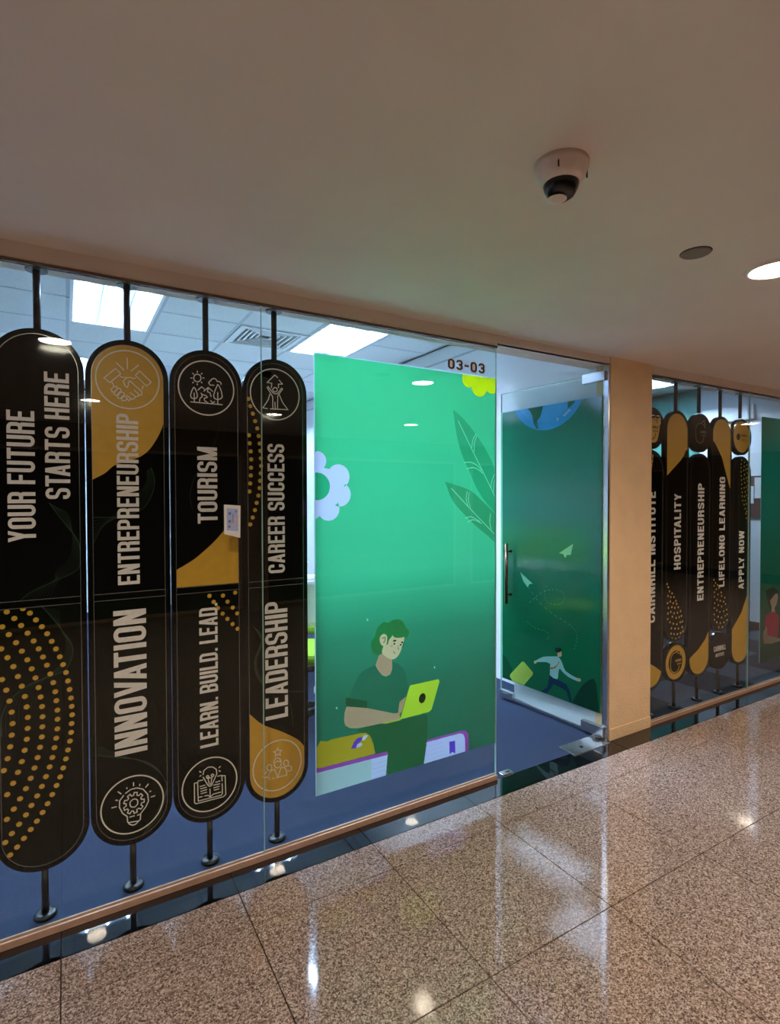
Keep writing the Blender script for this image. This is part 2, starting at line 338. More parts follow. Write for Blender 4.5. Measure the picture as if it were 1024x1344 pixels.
ICON_BOOK = [[(-29,384),(-25,402),(-8,412),(11,408),(26,394),(28,374),(6,330),(-2,328),(-9,335),(-29,376)],[(-10,371),(-3,335)],[(9,371),(2,333)],[(-6,365),(4,363)],[(-4,369),(-6,365),(-11,365),(-15,369),(-15,374),(-11,377),(-6,374),(-4,369)],[(16,371),(13,367),(9,367),(5,371),(5,376),(9,378),(14,376),(16,371)],[(-44,404),(-36,397)],[(-43,381),(-36,385)],[(44,403),(36,397)],[(36,387),(44,380)],[(-29,363),(-48,364),(-51,357),(-49,279),(47,277),(51,284),(50,327)],[(50,336),(49,362),(30,363)],[(-52,358),(-64,358),(-64,276),(-58,270),(55,268),(65,275),(63,357),(50,360)],[(-1,318),(0,283)],[(-47,294),(-31,293)],[(-24,293),(-9,292),(0,282),(13,291),(47,291)],[(-43,338),(-20,339)],[(-41,328),(-14,328)],[(-40,317),(-13,318)],[(-39,307),(-13,307)],[(22,339),(42,340)],[(13,329),(41,328)],[(13,317),(39,318)],[(15,307),(38,307)]]
ICON_TEAM = [[(1,422),(6,409),(20,407),(10,399),(13,385),(1,393),(-12,386),(-8,400),(-19,409),(-5,410),(1,422)],[(17,349),(15,340),(10,333),(3,330),(-4,332),(-11,338),(-16,348),(-18,358),(-16,367),(-11,374),(-4,377),(4,375),(11,369),(15,360),(17,349)],[(-14,356),(-2,362),(14,356)],[(-27,339),(-29,331),(-35,327),(-42,329),(-48,336),(-50,345),(-48,353),(-42,357),(-35,355),(-29,348),(-27,339)],[(52,339),(49,331),(43,327),(36,329),(30,336),(28,345),(30,353),(36,357),(44,355),(50,348),(52,339)],[(-16,330),(-30,325),(-41,312),(-40,288),(-34,288)],[(15,328),(33,324),(42,306),(42,287),(-9,288)],[(-16,330),(1,289),(15,328)],[(-50,327),(-64,318),(-67,304),(-43,300)],[(49,330),(65,320),(66,303),(45,304)],[(-26,289),(-16,288)]]
DOTS_ONE = [[(-55,1154),(-34,1135),(-16,1108),(2,1081),(18,1053),(32,1023),(45,993),(57,962),(67,931),(76,900),(82,867),(87,834),(91,801),(93,769),(94,737),(92,704),(90,671),(86,639),(79,607),(72,575),(63,543),(53,512),(41,483),(27,453),(12,423),(-4,395),(-22,368),(-41,343),(-62,317),(-83,292),(-104,270)],[(-103,1147),(-81,1121),(-61,1093),(-42,1063),(-24,1032),(-9,1001),(4,969),(16,937),(26,903),(35,869),(41,834),(44,800),(47,764),(47,730),(46,694),(42,660),(36,626),(29,591),(20,558),(8,525),(-5,492),(-20,461),(-38,431),(-55,401),(-76,373),(-98,346),(-118,320)],[(-117,1095),(-98,1065),(-77,1033),(-60,1000),(-44,966),(-31,931),(-20,896),(-11,859),(-5,823),(-1,787),(0,749),(-1,712),(-3,675),(-9,638),(-17,602),(-27,566),(-39,531),(-54,497),(-72,465),(-91,433),(-112,402)],[(-121,1017),(-103,983),(-86,948),(-73,910),(-62,873),(-53,834),(-48,795),(-45,756),(-46,716),(-49,677),(-56,638),(-65,599),(-77,563),(-92,527),(-110,491),(-127,458)],[(-120,907),(-108,867),(-99,826),(-93,785),(-91,743),(-94,702),(-99,661),(-107,620),(-119,580)]]
DOTS_FOUR = [[(-121,1982),(-113,1951),(-102,1919),(-92,1887),(-83,1856),(-77,1823),(-73,1790),(-70,1758),(-68,1725),(-67,1692),(-69,1659),(-72,1626),(-75,1594),(-80,1561),(-88,1529),(-96,1497),(-106,1465),(-117,1435),(-120,1824),(-117,1789),(-113,1754),(-111,1719),(-112,1683),(-113,1649),(-116,1614),(-119,1579)]]
DOTS_THREE = [[(4,1138),(21,1111),(38,1083),(58,1057),(78,1032),(100,1007),(121,984),(60,1134),(79,1106),(101,1078),(120,1051),(112,1142)]]
WAVES = [[(29,1537),(57,1490),(86,1446),(118,1397),(127,1352),(125,1297),(107,1274),(72,1257),(32,1240),(-14,1220),(-41,1203),(-61,1185)],[(58,1514),(92,1496),(100,1442),(100,1387),(90,1333),(55,1295),(43,1269),(66,1254),(54,1228),(42,1192)]]
WAVES_LOW = [[(3,1155),(37,1106),(69,1053),(95,1007),(97,961),(74,911),(15,890),(-48,871),(-97,828),(-122,775),(-124,702)],[(63,1134),(62,1065),(75,1018),(61,943),(22,896),(2,870),(-11,797)]]
WAVES_TWO = [[(80,1674),(92,1620),(79,1559),(41,1505),(-38,1479),(-125,1478)],[(62,1660),(55,1606),(-1,1539),(-43,1499),(-97,1448),(-126,1364)]]
WAVES_TWO_LOW = [[(-122,562),(-51,536),(29,507),(88,460),(121,396),(125,348),(94,254),(43,215)],[(-121,602),(-19,533),(62,476),(113,416),(125,366),(77,269),(26,193)]]
WAVES_FOUR = [[(-105,984),(-72,944),(-76,900),(-102,832),(-92,765),(-62,716)],[(-90,960),(-70,900),(-91,815),(-55,714)]]
WAVES_FOUR_LOW = [[(28,672),(127,655)],[(44,661),(67,589),(74,505)]]
F2_TOP = [[(-123,1700),(-36,1761),(47,1818),(89,1860),(106,1891)]]
F2_DOTS = [[(-110,921),(-95,897),(-81,867),(-50,849),(-65,823),(-27,819),(-98,834),(-3,790),(-71,791),(-34,776),(7,766),(-103,783),(-51,748),(-14,739),(27,740),(-93,747),(-64,715),(-25,702),(18,700),(57,708),(-98,707),(-44,678),(1,664),(40,665),(67,671),(-100,667),(-73,641),(-32,625),(11,616),(54,626),(80,629),(-55,595),(-10,587),(31,582),(76,588),(-60,556),(-23,548),(18,543),(57,546),(87,554),(-48,519),(-2,510),(40,513)]]
F3_LOW = [[(-102,346),(-3,392),(81,453),(145,525)]]
F4_TOP = [[(-95,1970),(7,1857),(129,1617)]]
F4_DOTS = [[(-92,904),(-69,879),(-40,860),(-89,858),(-19,834),(-57,828),(13,797),(-83,808),(-32,785),(18,768),(64,751),(-83,771),(-45,745),(0,732),(46,721),(-78,721),(-26,701),(19,686),(76,699),(-82,684),(-48,662),(-3,645),(49,645),(93,653),(-85,635),(-29,610),(20,598),(73,605),(100,614),(-80,591),(-47,568),(3,556),(55,556),(96,570),(-17,525),(33,521),(79,528)]]
F5_LOW = [[(-97,501),(21,604),(117,757)]]
F5_DOTS = [[(4,1845),(46,1830),(-2,1814),(84,1809),(43,1796),(-3,1784),(102,1779),(70,1773),(35,1763),(-3,1751),(92,1744),(50,1730),(0,1718),(103,1712),(78,1702),(40,1693),(5,1685),(97,1677),(57,1663),(10,1650),(104,1641),(77,1630),(46,1622),(8,1615),(99,1607),(63,1590),(17,1585),(110,1574),(85,1563),(53,1551),(17,1555),(102,1537),(64,1518),(26,1518),(111,1501),(82,1490),(48,1484),(108,1461),(65,1451),(91,1428),(77,1411),(109,1388),(88,1372),(110,1346)]]
F1_LOW = [[(-12,378),(52,345),(114,307)]]
F1_DOTS = [[(13,1841),(13,1827),(10,1807),(6,1793),(3,1774),(-3,1759)]]
M_PETALS = [(1022,1711),(1093,1657),(1102,1566),(1047,1495),(977,1709),(1048,1656),(1056,1566),(1002,1495),(969,1603),(1020,1604),(1013,1599)]
M_YELLOW = [(1841,2172),(1911,2124),(1987,2137),(1802,2178),(2028,2203),(1912,2090)]
M_LEAF_A = [(1736,2007),(1802,1966),(1886,1889),(1973,1787),(2040,1669),(2055,1578),(2055,1452),(1973,1510),(1900,1589),(1844,1688),(1795,1774),(1761,1871)]
M_LEAF_B = [(1685,1631),(1774,1610),(1858,1583),(1929,1533),(2003,1476),(2055,1418),(2055,1291),(1973,1340),(1886,1399),(1816,1456),(1733,1534)]
M_VEIN_A = [(1769,1952),(1858,1810),(1929,1701),(2040,1527)]
M_VEIN_A2 = [(1809,1734),(1858,1736),(1903,1717),(1929,1693)]
M_VEIN_A3 = [(1825,1702),(1872,1709),(1907,1698),(1936,1679)]
M_VEIN_A4 = [(1889,1889),(1867,1855),(1860,1810)]
M_VEIN_A5 = [(1897,1883),(1879,1844),(1876,1794)]
M_VEIN_A6 = [(2032,1698),(2002,1646),(1992,1601)]
M_VEIN_A7 = [(2040,1675),(2017,1635),(2010,1578)]
M_VEIN_B = [(1724,1599),(1858,1483),(2018,1350)]
M_VEIN_B2 = [(1816,1440),(1858,1447),(1915,1421)]
M_VEIN_B3 = [(1830,1418),(1872,1431),(1929,1409)]
M_VEIN_B4 = [(1830,1583),(1823,1545),(1834,1506)]
M_VEIN_B5 = [(1844,1578),(1838,1539),(1851,1495)]
M_VEIN_B6 = [(1991,1465),(1985,1419),(1995,1374)]
M_HAIR = [(1304,797),(1278,795),(1256,813),(1247,844),(1253,869),(1269,883),(1275,911),(1293,934),(1320,949),(1342,942),(1369,953),(1399,953),(1426,939),(1442,910),(1460,891),(1462,870),(1446,856),(1438,844),(1430,815),(1418,808),(1407,821),(1361,788)]
M_FACE = [(1317,837),(1334,837),(1342,850),(1365,880),(1376,868),(1399,861),(1432,868),(1434,847),(1422,816),(1414,794),(1399,773),(1383,762),(1364,760),(1345,768),(1308,799)]
M_EAR = [(1304,839),(1295,860),(1299,882),(1316,891),(1332,884),(1337,867),(1332,837),(1319,832)]
M_SIDEBURN = [(1331,887),(1365,886),(1365,876),(1346,856),(1339,836),(1332,837),(1337,867)]
M_FRINGE = [(1331,884),(1346,921),(1438,910),(1446,862),(1422,860),(1399,861),(1376,868),(1365,880)]
M_NECK = [(1289,789),(1308,799),(1345,768),(1364,758),(1364,709),(1353,688),(1328,682),(1308,692),(1284,722),(1271,744)]
M_SHIRT = [(1271,747),(1234,740),(1194,724),(1169,696),(1148,656),(1131,618),(1226,577),(1226,548),(1375,492),(1398,491),(1406,549),(1457,586),(1453,634),(1438,690),(1406,728),(1364,752),(1366,715),(1353,688),(1328,682),(1304,694),(1284,719)]
M_CUFF = [(1113,621),(1226,581),(1225,549),(1113,579)]
M_ARM = [(1116,577),(1226,548),(1314,518),(1375,492),(1402,493),(1410,469),(1414,458),(1360,456),(1233,460),(1169,463),(1133,472),(1109,490),(1103,513),(1106,550)]
M_FOREARM = [(1406,543),(1445,562),(1421,493),(1406,483),(1398,491)]
M_LAPTOP = [(1469,614),(1641,615),(1649,603),(1599,467),(1582,457),(1410,455),(1459,593)]
M_LAPBASE = [(1303,458),(1414,458),(1414,451),(1329,451)]
M_LAPDOT = [(1562,532),(1562,544),(1557,554),(1549,560),(1539,560),(1529,555),(1523,545),(1520,533),(1523,522),(1529,514),(1539,510),(1549,513),(1557,520)]
M_LEGS = [(1168,452),(1226,460),(1303,458),(1410,454),(1549,453),(1570,439),(1574,400),(1570,308),(1549,190),(1325,187),(1336,306),(1269,316),(1255,397),(1211,430)]
M_CUSHION = [(984,447),(1017,436),(1044,441),(1183,436),(1218,432),(1240,413),(1258,370),(1269,319),(984,321),(957,328),(958,410)]
M_BOOKEDGE = [(954,322),(1336,314),(1336,296),(954,304)]
M_BOOKPAGE = [(951,309),(1338,303),(1325,174),(950,198)]
M_BOOKSHADE = [(951,309),(1247,302),(1247,179),(950,198)]
M_RBOOKEDGE = [(1565,316),(1788,315),(1820,308),(1838,286),(1841,181),(1815,183),(1549,193)]
M_RBOOKPAGE = [(1562,305),(1780,303),(1802,294),(1814,270),(1817,186),(1549,190)]
M_BOOKMARK = [(1711,274),(1749,271),(1750,203),(1731,216),(1713,208)]
M_BRUSH = [(1139,374),(1154,401),(1172,416),(1197,416),(1200,406),(1172,387),(1165,370)]
M_BRUSH2 = [(1197,407),(1208,422),(1231,417),(1215,400),(1200,397)]
M_BRUSH3 = [(1165,372),(1172,387),(1193,390),(1200,379),(1186,371)]
M_BROW = [(1367,847),(1376,855),(1390,851),(1385,845)]
M_BROW2 = [(1415,840),(1426,840),(1429,831),(1421,831)]
M_EYES = [(1377,835),(1414,825),(1362,826)]
M_NOSE = [(1403,822),(1397,813),(1399,804),(1405,807)]
M_MOUTH = [(1372,800),(1376,789),(1383,787)]
M_EARLINE = [(1308,871),(1325,872),(1323,856),(1315,847)]
M_SPARKS = [(1228,970),(1617,680),(1066,580)]
W_HAIR = [(4997,790),(5063,797),(5149,759),(5150,725),(5116,694),(5051,581),(5007,603),(4966,691),(4941,778)]
W_FACE = [(5005,687),(5098,738),(5140,717),(5117,651),(5084,620),(5095,585),(5034,591),(5033,634)]
W_SHIRT = [(4945,576),(5034,591),(5095,585),(5153,552),(5156,414),(5140,365),(4972,387),(4921,478)]
W_ARM = [(4905,446),(4963,489),(4971,404),(5182,351),(5183,307),(4923,343),(4900,397)]
D_EDGE = [(836,2195),(-23,2202),(836,2385),(-36,1725)]
D_EDGE2 = [(836,171),(-31,162)]
D_GLOBE = [(713,2190),(477,2024),(119,2194)]
D_LAND = [(593,2195),(445,2196),(458,2156),(471,2122),(502,2089),(488,2035),(507,2037),(531,2077),(545,2136),(565,2170)]
D_LAND2 = [(240,2202),(176,2200),(187,2175),(210,2158),(237,2145)]
D_SHINE = [(282,2103),(228,2141),(210,2134),(263,2094)]
D_SHINE2 = [(322,2083)]
D_PLANE = [(191,1239),(306,1167),(272,1163),(254,1138),(242,1161),(210,1163)]
D_PLANE2 = [(656,998),(537,926),(566,922),(584,894),(608,917),(625,933)]
D_LOOP = [(584,902),(474,801),(343,735),(229,696),(169,657),(159,592),(188,519)]
D_LOOP2 = [(566,786),(475,863),(365,909),(281,904),(260,860),(301,815),(397,813),(430,860),(408,943)]
D_LOOP3 = [(589,646),(519,613),(429,609),(385,583),(418,545)]
D_DIAMOND = [(636,339),(618,341),(532,285),(536,266),(618,169),(728,168),(757,193),(753,213)]
D_LEAF = [(834,350),(785,324),(740,268),(721,188),(772,155),(834,167)]
D_LEAF2 = [(34,378),(11,350),(-1,257),(-4,161),(89,159),(187,170),(167,223),(119,303),(71,354)]
D_MHAIR = [(337,502),(321,512),(290,519),(281,506),(290,491),(316,479),(332,479)]
D_MFACE = [(319,482),(284,497),(281,467),(290,457),(316,450)]
D_MTORSO = [(507,378),(440,421),(363,442),(321,452),(295,443),(274,413),(248,369),(168,348),(133,337),(148,327),(227,336),(279,361),(300,373),(310,327),(320,294),(382,307),(379,387),(451,382),(496,369)]
D_MHAND = [(524,369),(501,383),(496,371),(507,355),(524,355)]
D_MHAND2 = [(163,348),(129,350),(127,333),(148,327)]
D_MBAND = [(305,423),(300,416),(331,369),(363,352),(382,351),(383,362),(352,368),(321,393)]
D_MLEGS = [(382,309),(320,294),(242,281),(217,250),(195,170),(212,169),(242,234),(299,248),(352,250),(373,213),(411,167),(461,170),(406,213),(390,270)]
# ------------------------------------------------------------------ materials
M_FLOOR = granite('pink_granite', [(0, (46, 36, 32)), (.24, (80, 67, 62)), (.42, (130, 111, 102)), (.62, (164, 145, 136)), (.85, (206, 190, 181))], 0.07, spec=1.0)
M_BLACK = granite('black_granite', [(0, (6, 6, 8)), (.6, (10, 11, 14)), (.9, (22, 23, 28))], 0.02, 300, 0.2, spec=0.7)
M_GROUT = mat('tile_joint', (40, 32, 28), 0.9)
M_CEIL = mat('ceiling_paint', (226, 212, 200), 0.75, bump=(900, 0.05), noise=(3, 0.03))
M_WALL = mat('cream_plaster', (242, 208, 164), 0.7, bump=(90, 1.0), noise=(8, 0.04))
M_OFFW = mat('office_white_paint', (236, 240, 245), 0.6, noise=(5, 0.02))
M_TILE = mat('mineral_ceiling_tile', (226, 230, 234), 0.85, noise=(160, 0.12), bump=(220, 0.35), var=0.03)
M_TEE = mat('ceiling_grid', (188, 196, 206), 0.5)
M_CARPET = mat('blue_carpet', (47, 58, 78), 0.95, noise=(420, 0.45), bump=(500, 0.5), spec=0.1)
M_CARPA = mat('grey_carpet', (74, 80, 88), 0.95, noise=(420, 0.35), bump=(500, 0.5), spec=0.1)
M_CARPB = mat('charcoal_carpet', (38, 42, 48), 0.95, noise=(420, 0.35), bump=(500, 0.5), spec=0.1)
M_BRONZE = mat('bronze_channel', (196, 160, 138), 0.35, 0.2, noise=(40, 0.08))
M_STEEL = mat('brushed_steel', (196, 196, 196), 0.22, 0.95)
M_DSTEEL = mat('dark_steel', (120, 96, 78), 0.25, 0.9)
M_GLASS = glass_mat()
M_SEAM = mat('glass_edge', (170, 214, 206), 0.15, lrgb=None)
M_BLK = mat('black_acrylic', (12, 11, 10), 0.08, spec=0.2)
M_POLE = mat('black_pole', (16, 16, 18), 0.3)
M_PUP = mat('black_print', (13, 12, 10), 0.06, spec=0.12)
M_PLO = mat('green_black_print', (15, 18, 11), 0.06, spec=0.12)
M_YEL = mat('amber_print', (228, 170, 60), 0.35, noise=(30, 0.05))
M_PINK = mat('pale_lettering', (255, 238, 236), 0.4)
M_LINE = mat('pale_icon_line', (250, 236, 226), 0.4)
M_SILV = mat('silver_pinstripe', (190, 190, 190), 0.25, 0.8)
M_WAVE = mat('green_wave_line', (52, 84, 58), 0.4)
M_WAVE2 = mat('faint_wave_line', (34, 50, 34), 0.4)
M_GREYL = mat('grey_print', (120, 118, 112), 0.4)
M_DKY = mat('dark_amber_print', (96, 66, 16), 0.4)
M_BROWNL = mat('brown_numbers', (84, 68, 60), 0.5)
M_WHITE = mat('white_plastic', (236, 238, 240), 0.35)
M_CAMW = mat('camera_shell', (226, 208, 198), 0.35)
M_DARKP = mat('black_plastic', (14, 13, 14), 0.25)
M_LIME = mat('lime_upholstery', (148, 190, 40), 0.8, noise=(200, 0.1))
M_TEAL = mat('teal_wall_paint', (66, 124, 112), 0.6)
M_BROWN = mat('brown_board', (98, 66, 54), 0.7)
M_SKIRT = mat('dark_skirting', (70, 58, 54), 0.6)
M_TUBE = mat('fluorescent_tube', (255, 255, 255), 0.5, emit=TUBE_POWER, ecol=(0.60, 0.77, 1.0))
M_LENS = mat('downlight_lens', (255, 240, 220), 0.4, emit=DOWN_POWER, ecol=(1.0, 0.83, 0.66))
M_REFL = mat('louver_aluminium', (170, 182, 196), 0.3, 0.6)
M_VENTD = mat('vent_dark', (30, 32, 36), 0.8)
M_OPP = mat('opposite_shop_dark', (26, 24, 24), 0.5)
M_OPPW = mat('opposite_wall_paint', (140, 118, 98), 0.7)

TX0, TP = -0.0307, 0.5979         # column joints of the granite floor
ZC = 2.43                         # corridor ceiling
ZG = 2.358                        # underside of the glazing head
ZS = 2.387                        # underside of the bulkhead
OC = 3.0                          # office ceiling
# ------------------------------------------------------------------ floors
rows = [(-0.3325, -0.1425), (-0.937, -0.3325)] + [(-0.937 - 0.6 * (k + 1), -0.937 - 0.6 * k) for k in range(7)]
g = 0.0022
fl = MB().box(-5.4, 12.0, -5.14, 0.0, -0.06, -0.006).build('floor', M_GROUT)
tag(fl, 'polished pink brown granite corridor floor with a black granite strip', kind='structure')
def floor_tile(cache, w, d, m):
    key = (round(w, 4), round(d, 4), m.name)
    if key not in cache: cache[key] = MB().box(-w / 2 + g, w / 2 - g, -d / 2 + g, d / 2 - g, -0.006, 0.0).mesh('floor_tile', m)
    return cache[key]
tc = {}
for (ya, yb) in rows:
    for k in range(-6, 18):
        o = bpy.data.objects.new('floor_tile', floor_tile(tc, TP, yb - ya, M_FLOOR)); COL.objects.link(o); o.parent = fl
        o.location = (TX0 + (k + .5) * TP, (ya + yb) / 2, 0)
for k in range(-6, 18):
    o = bpy.data.objects.new('threshold_tile', floor_tile(tc, TP, 0.1425, M_BLACK)); COL.objects.link(o); o.parent = fl
    o.location = (TX0 + (k + .5) * TP, -0.07125, 0)
o = MB().box(-3.6, 3.17, 0.0, 6.2, -0.06, 0.0).build('floor', M_CARPET); tag(o, 'royal blue office carpet behind the glass', kind='structure')
# the pillar, the partition and walls stand on it
f2 = MB().box(3.17, 9.0, 0.0, 6.2, -0.06, -0.004).build('floor', M_CARPB); tag(f2, 'checkered grey carpet tiles in the second office', kind='structure')
ca = {}
for i in range(8):
    for j in range(6):
        m = M_CARPA if (i + j) % 2 else M_CARPB
        if m.name not in ca: ca[m.name] = MB().box(-0.248, 0.248, -0.248, 0.248, -0.004, 0.0).mesh('carpet_tile', m)
        o = bpy.data.objects.new('carpet_tile', ca[m.name]); COL.objects.link(o); o.parent = f2; o.location = (3.64 + i * 0.5, 0.26 + j * 0.5, 0)
# ------------------------------------------------------------------ ceilings
o = MB().box(-5.4, 12.0, -5.14, 0.02, ZC, ZC + 0.1).build('ceiling', M_CEIL); tag(o, 'plain plaster corridor ceiling', kind='structure')
oc = MB().box(-3.6, 3.17, 0.16, 6.2, OC + 0.1, OC + 0.3).build('ceiling', M_VENTD); tag(oc, 'office ceiling of square mineral tiles in a white grid', kind='structure')
LX, LY = 6.1, 1.95
oc2 = MB().box(3.37, LX - .299, 0.16, 6.2, OC - 0.09, OC + 0.02).box(LX + .299, 9.0, 0.16, 6.2, OC - 0.09, OC + 0.02).box(LX - .299, LX + .299, 0.16, LY - .609, OC - 0.09, OC + 0.02).box(LX - .299, LX + .299, LY + .609, 6.2, OC - 0.09, OC + 0.02).box(3.37, 9.0, 0.16, 6.2, OC + .1, OC + .3).build('ceiling', M_OFFW); tag(oc2, 'plain white ceiling of the second office', kind='structure')
GX, GY, GP = 0.03, 1.71, 0.62
LIGHTS1 = [(0.34, 2.33), (2.20, 2.33), (-1.52, 2.33), (0.34, 4.81), (2.20, 4.81), (-1.52, 4.81), (0.96, 1.09)]
VENT = (1.58, 2.64)
def cell_used(cx, cy):
    for lx, ly in LIGHTS1:
        if abs(cx - lx) < 0.31 and abs(cy - ly) < 0.62 : return True
    return abs(cx - VENT[0]) < 0.2 and abs(cy - VENT[1]) < 0.2
ct = MB().box(-GP / 2 + .012, GP / 2 - .012, -GP / 2 + .012, GP / 2 - .012, 0.003, 0.012).mesh('ceiling_tile', M_TILE)
tee = MB()
for i in range(-5, 6):
    for j in range(-2, 8):
        x, y = GX + i * GP, GY + j * GP; tee.box(x - .012, x + .012, y + .0121, y + GP - .0121, OC + .001, OC + .012)
        if not any(abs(x + GP / 2 - a) < .2 and abs(y - c) < .3 for a, c in LIGHTS1): tee.box(x - .012, x + GP - .012, y - .012, y + .012, OC + .001, OC + .012)
o = tee.build('ceiling_grid', M_TEE, oc); o['kind'] = 'stuff'
for i in range(-6, 5):
    for j in range(-2, 7):
        cx, cy = GX + (i + .5) * GP, GY + (j + .5) * GP
        if cy < 0.45 or cx > 3.0 or cell_used(cx, cy): continue
        o = bpy.data.objects.new('ceiling_tile', ct); COL.objects.link(o); o.parent = oc; o.location = (cx, cy, OC)
# ------------------------------------------------------------------ walls
PX0, PX1 = 2.956, 3.373
w = MB()
w.box(-3.6, 9.0, 0.004, 0.16, ZS, OC + 0.3); w.box(-3.6, 2.026, 0.0, 0.03, ZG + 0.012, ZC); w.box(3.37, 8.0, 0.0, 0.03, ZG + 0.012, ZC); w.box(2.026, 2.97, 0.0, 0.03, ZS, ZC)
o = w.build('wall_front', M_CEIL); tag(o, 'plaster bulkhead above the shopfront glazing', kind='structure')
o = MB().box(PX0 + .012, PX1 - .012, 0.10, 0.86, 0.0, OC).build('wall_nib', M_OFFW); tag(o, 'white painted return wall behind the open door', kind='structure')
w = MB(); w.box(PX0, PX1, -0.012, 0.10, 0.0, ZC)
o = w.build('wall_pillar', M_WALL, bevel=0.004); tag(o, 'cream textured plaster pillar between door and right window', kind='structure')
o = MB().box(PX0 - .001, PX1 + .001, -0.016, -0.012, 0.0, 0.075).build('baseboard_pillar', M_WALL, bevel=0.002); tag(o, kind='structure', label='low plastered plinth on the pillar')
def wall(name, x0, x1, y0, y1, z0, z1, m, label):
    return tag(MB().box(x0, x1, y0, y1, z0, z1).build(name, m), label, kind='structure')
wall('wall_partition', 3.17, 3.37, 0.86, 6.2, 0, OC, M_OFFW, 'white partition wall behind the open door')
wall('wall_back', -3.6, 9.0, 6.2, 6.3, 0, OC, M_OFFW, 'white back wall of the offices')
wall('wall_left', -3.7, -3.6, 0.0, 6.3, 0, OC, M_OFFW, 'white left wall of the office')
wr = wall('wall_right', 6.9, 7.0, 0.16, 6.2, 0, OC, M_OFFW, 'white side wall of the second office')
wall('wall_right_teal', 6.88, 6.9, 1.70, 6.2, 0, 2.9, M_TEAL, 'teal painted stretch of the side wall')
wall('baseboard_right', 6.885, 6.9, 0.16, 1.70, 0, 0.09, M_SKIRT, 'dark skirting at the foot of the white side wall')
wall('wall_opposite', -5.4, 12.0, -5.2, -5.1, 0, ZC, M_OPPW, 'wall on the far side of the corridor')
wall('wall_corridor_left', -5.5, -5.4, -5.2, 0.1, 0, ZC, M_OPPW, 'end wall of the corridor')
wall('wall_corridor_right', 12.0, 12.1, -5.2, 0.1, 0, ZC, M_OPPW, 'far end wall of the corridor')
w = MB().box(-5.4, -3.6, 0.0, 0.16, 0, ZC); o = w.build('wall_front_left', M_WALL); tag(o, 'cream plaster wall left of the glazing', kind='structure')
o = MB().box(8.0, 12.0, 0.0, 0.16, 0, ZC).build('wall_front_right', M_WALL); tag(o, 'cream plaster wall beyond the right window', kind='structure')
# dark shop windows across the corridor, seen only as reflections
for i, (a, b) in enumerate([(-4.8, -1.6), (-1.2, 2.0), (2.4, 5.6), (6.0, 11.4)]):
    t = empty(f'window_{i + 3}', ((a + b) / 2, -5.1, 0)); tag(t, 'dark shop window on the far side of the corridor', kind='structure')
    h = (b - a) / 2
    MB().box(-h, h, 0.002, 0.012, 0.1, 2.1).build('pane', M_OPP, t)
    MB().ringprism([(-h - .04, .06), (h + .04, .06), (h + .04, 2.14), (-h - .04, 2.14)], [(-h, .1), (h, .1), (h, 2.1), (-h, 2.1)], 0.002, 0.03).build('window_frame', M_BRONZE, t)
# partition trim lines seen above the open door
o = MB().box(3.162, 3.17, 0.86, 6.2, 2.86, 2.875).build('trim_1', M_TEE); tag(o, 'thin ceiling trim along the partition', kind='structure')

# ------------------------------------------------------------------ printed film
def film(name, art, m, parent, w, h, thick=0.0015, loc=(0, 0, 0), rot=0):
    me = bpy.data.meshes.new(name)
    V = [(0, 0, 0), (w, 0, 0), (w, 0, h), (0, 0, h)]
    me.from_pydata(V, [], [(0, 1, 2, 3)]); uv = me.uv_layers.new(name='print')
    for i, c in enumerate([(0, 0), (1, 0), (1, 1), (0, 1)]): uv.data[i].uv = c
    me.materials.append(m); o = bpy.data.objects.new(name, me); COL.objects.link(o); o.parent = parent; o.location = loc; o.rotation_euler = (0, 0, rot)
    return o
A = Art(959, 198, 1064, 2004)
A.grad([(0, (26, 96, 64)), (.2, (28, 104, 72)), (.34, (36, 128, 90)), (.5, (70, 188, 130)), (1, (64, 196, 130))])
G1, G2 = (44, 158, 102), (52, 152, 96)
VE = (150, 226, 170)
A.poly(smooth(M_LEAF_A + [M_LEAF_A[0]], 3), G1); A.poly(smooth(M_LEAF_B + [M_LEAF_B[0]], 3), G2)
for v in (M_VEIN_A, M_VEIN_A2, M_VEIN_A3, M_VEIN_A4, M_VEIN_A5, M_VEIN_A6, M_VEIN_A7, M_VEIN_B, M_VEIN_B2, M_VEIN_B3, M_VEIN_B4, M_VEIN_B5, M_VEIN_B6): A.line(smooth(v), 3.5, VE)
WH = (214, 224, 250)
A.poly([(959, 1752)] + circle(975, 1717, 44, 20, PI / 2, -PI / 4) + circle(1080, 1648, 56, 20, PI * .8, -PI * .35) + circle(1086, 1566, 56, 20, PI / 3, -PI * .75) + circle(1030, 1500, 54, 20, PI / 4, -PI * .8) + [(959, 1450)], WH)
A.poly(circle(1052, 1540, 26, 20), WH); A.poly([(959, 1690)] + circle(975, 1602, 62, 24, PI * .6, -PI * .6) + [(959, 1512)], (44, 168, 110))
YL = (222, 240, 16)
for c in ((1838, 2172, 42), (1912, 2142, 54), (1996, 2160, 48)): A.poly(circle(*c), YL)
A.poly([(1800, 2160), (2023, 2150), (2023, 2203), (1800, 2203)], YL)
SK, SK2 = (206, 188, 138), (172, 142, 104)
A.poly(smooth(M_LEGS + [M_LEGS[0]], 2), (22, 84, 44)); 
A.poly(M_CUSHION, (166, 144, 30))
A.poly(M_RBOOKEDGE, (150, 70, 150)); A.poly(M_RBOOKPAGE, (196, 204, 232))
A.poly(M_LEGS, (22, 84, 44))
A.poly([(x, z) for x, z in M_CUSHION], (166, 144, 30)); A.poly(M_BOOKPAGE, (196, 208, 228)); A.poly(M_BOOKSHADE, (172, 200, 190)); A.poly(M_BOOKEDGE, (150, 66, 150))
for k in range(6):
    A.line([(1252, 268 - k * 22), (1335, 268 - k * 22 + 3)], 2, (168, 178, 214)); A.line([(1560, 300 - k * 22), (1670, 304 - k * 22)], 2, (176, 184, 218))
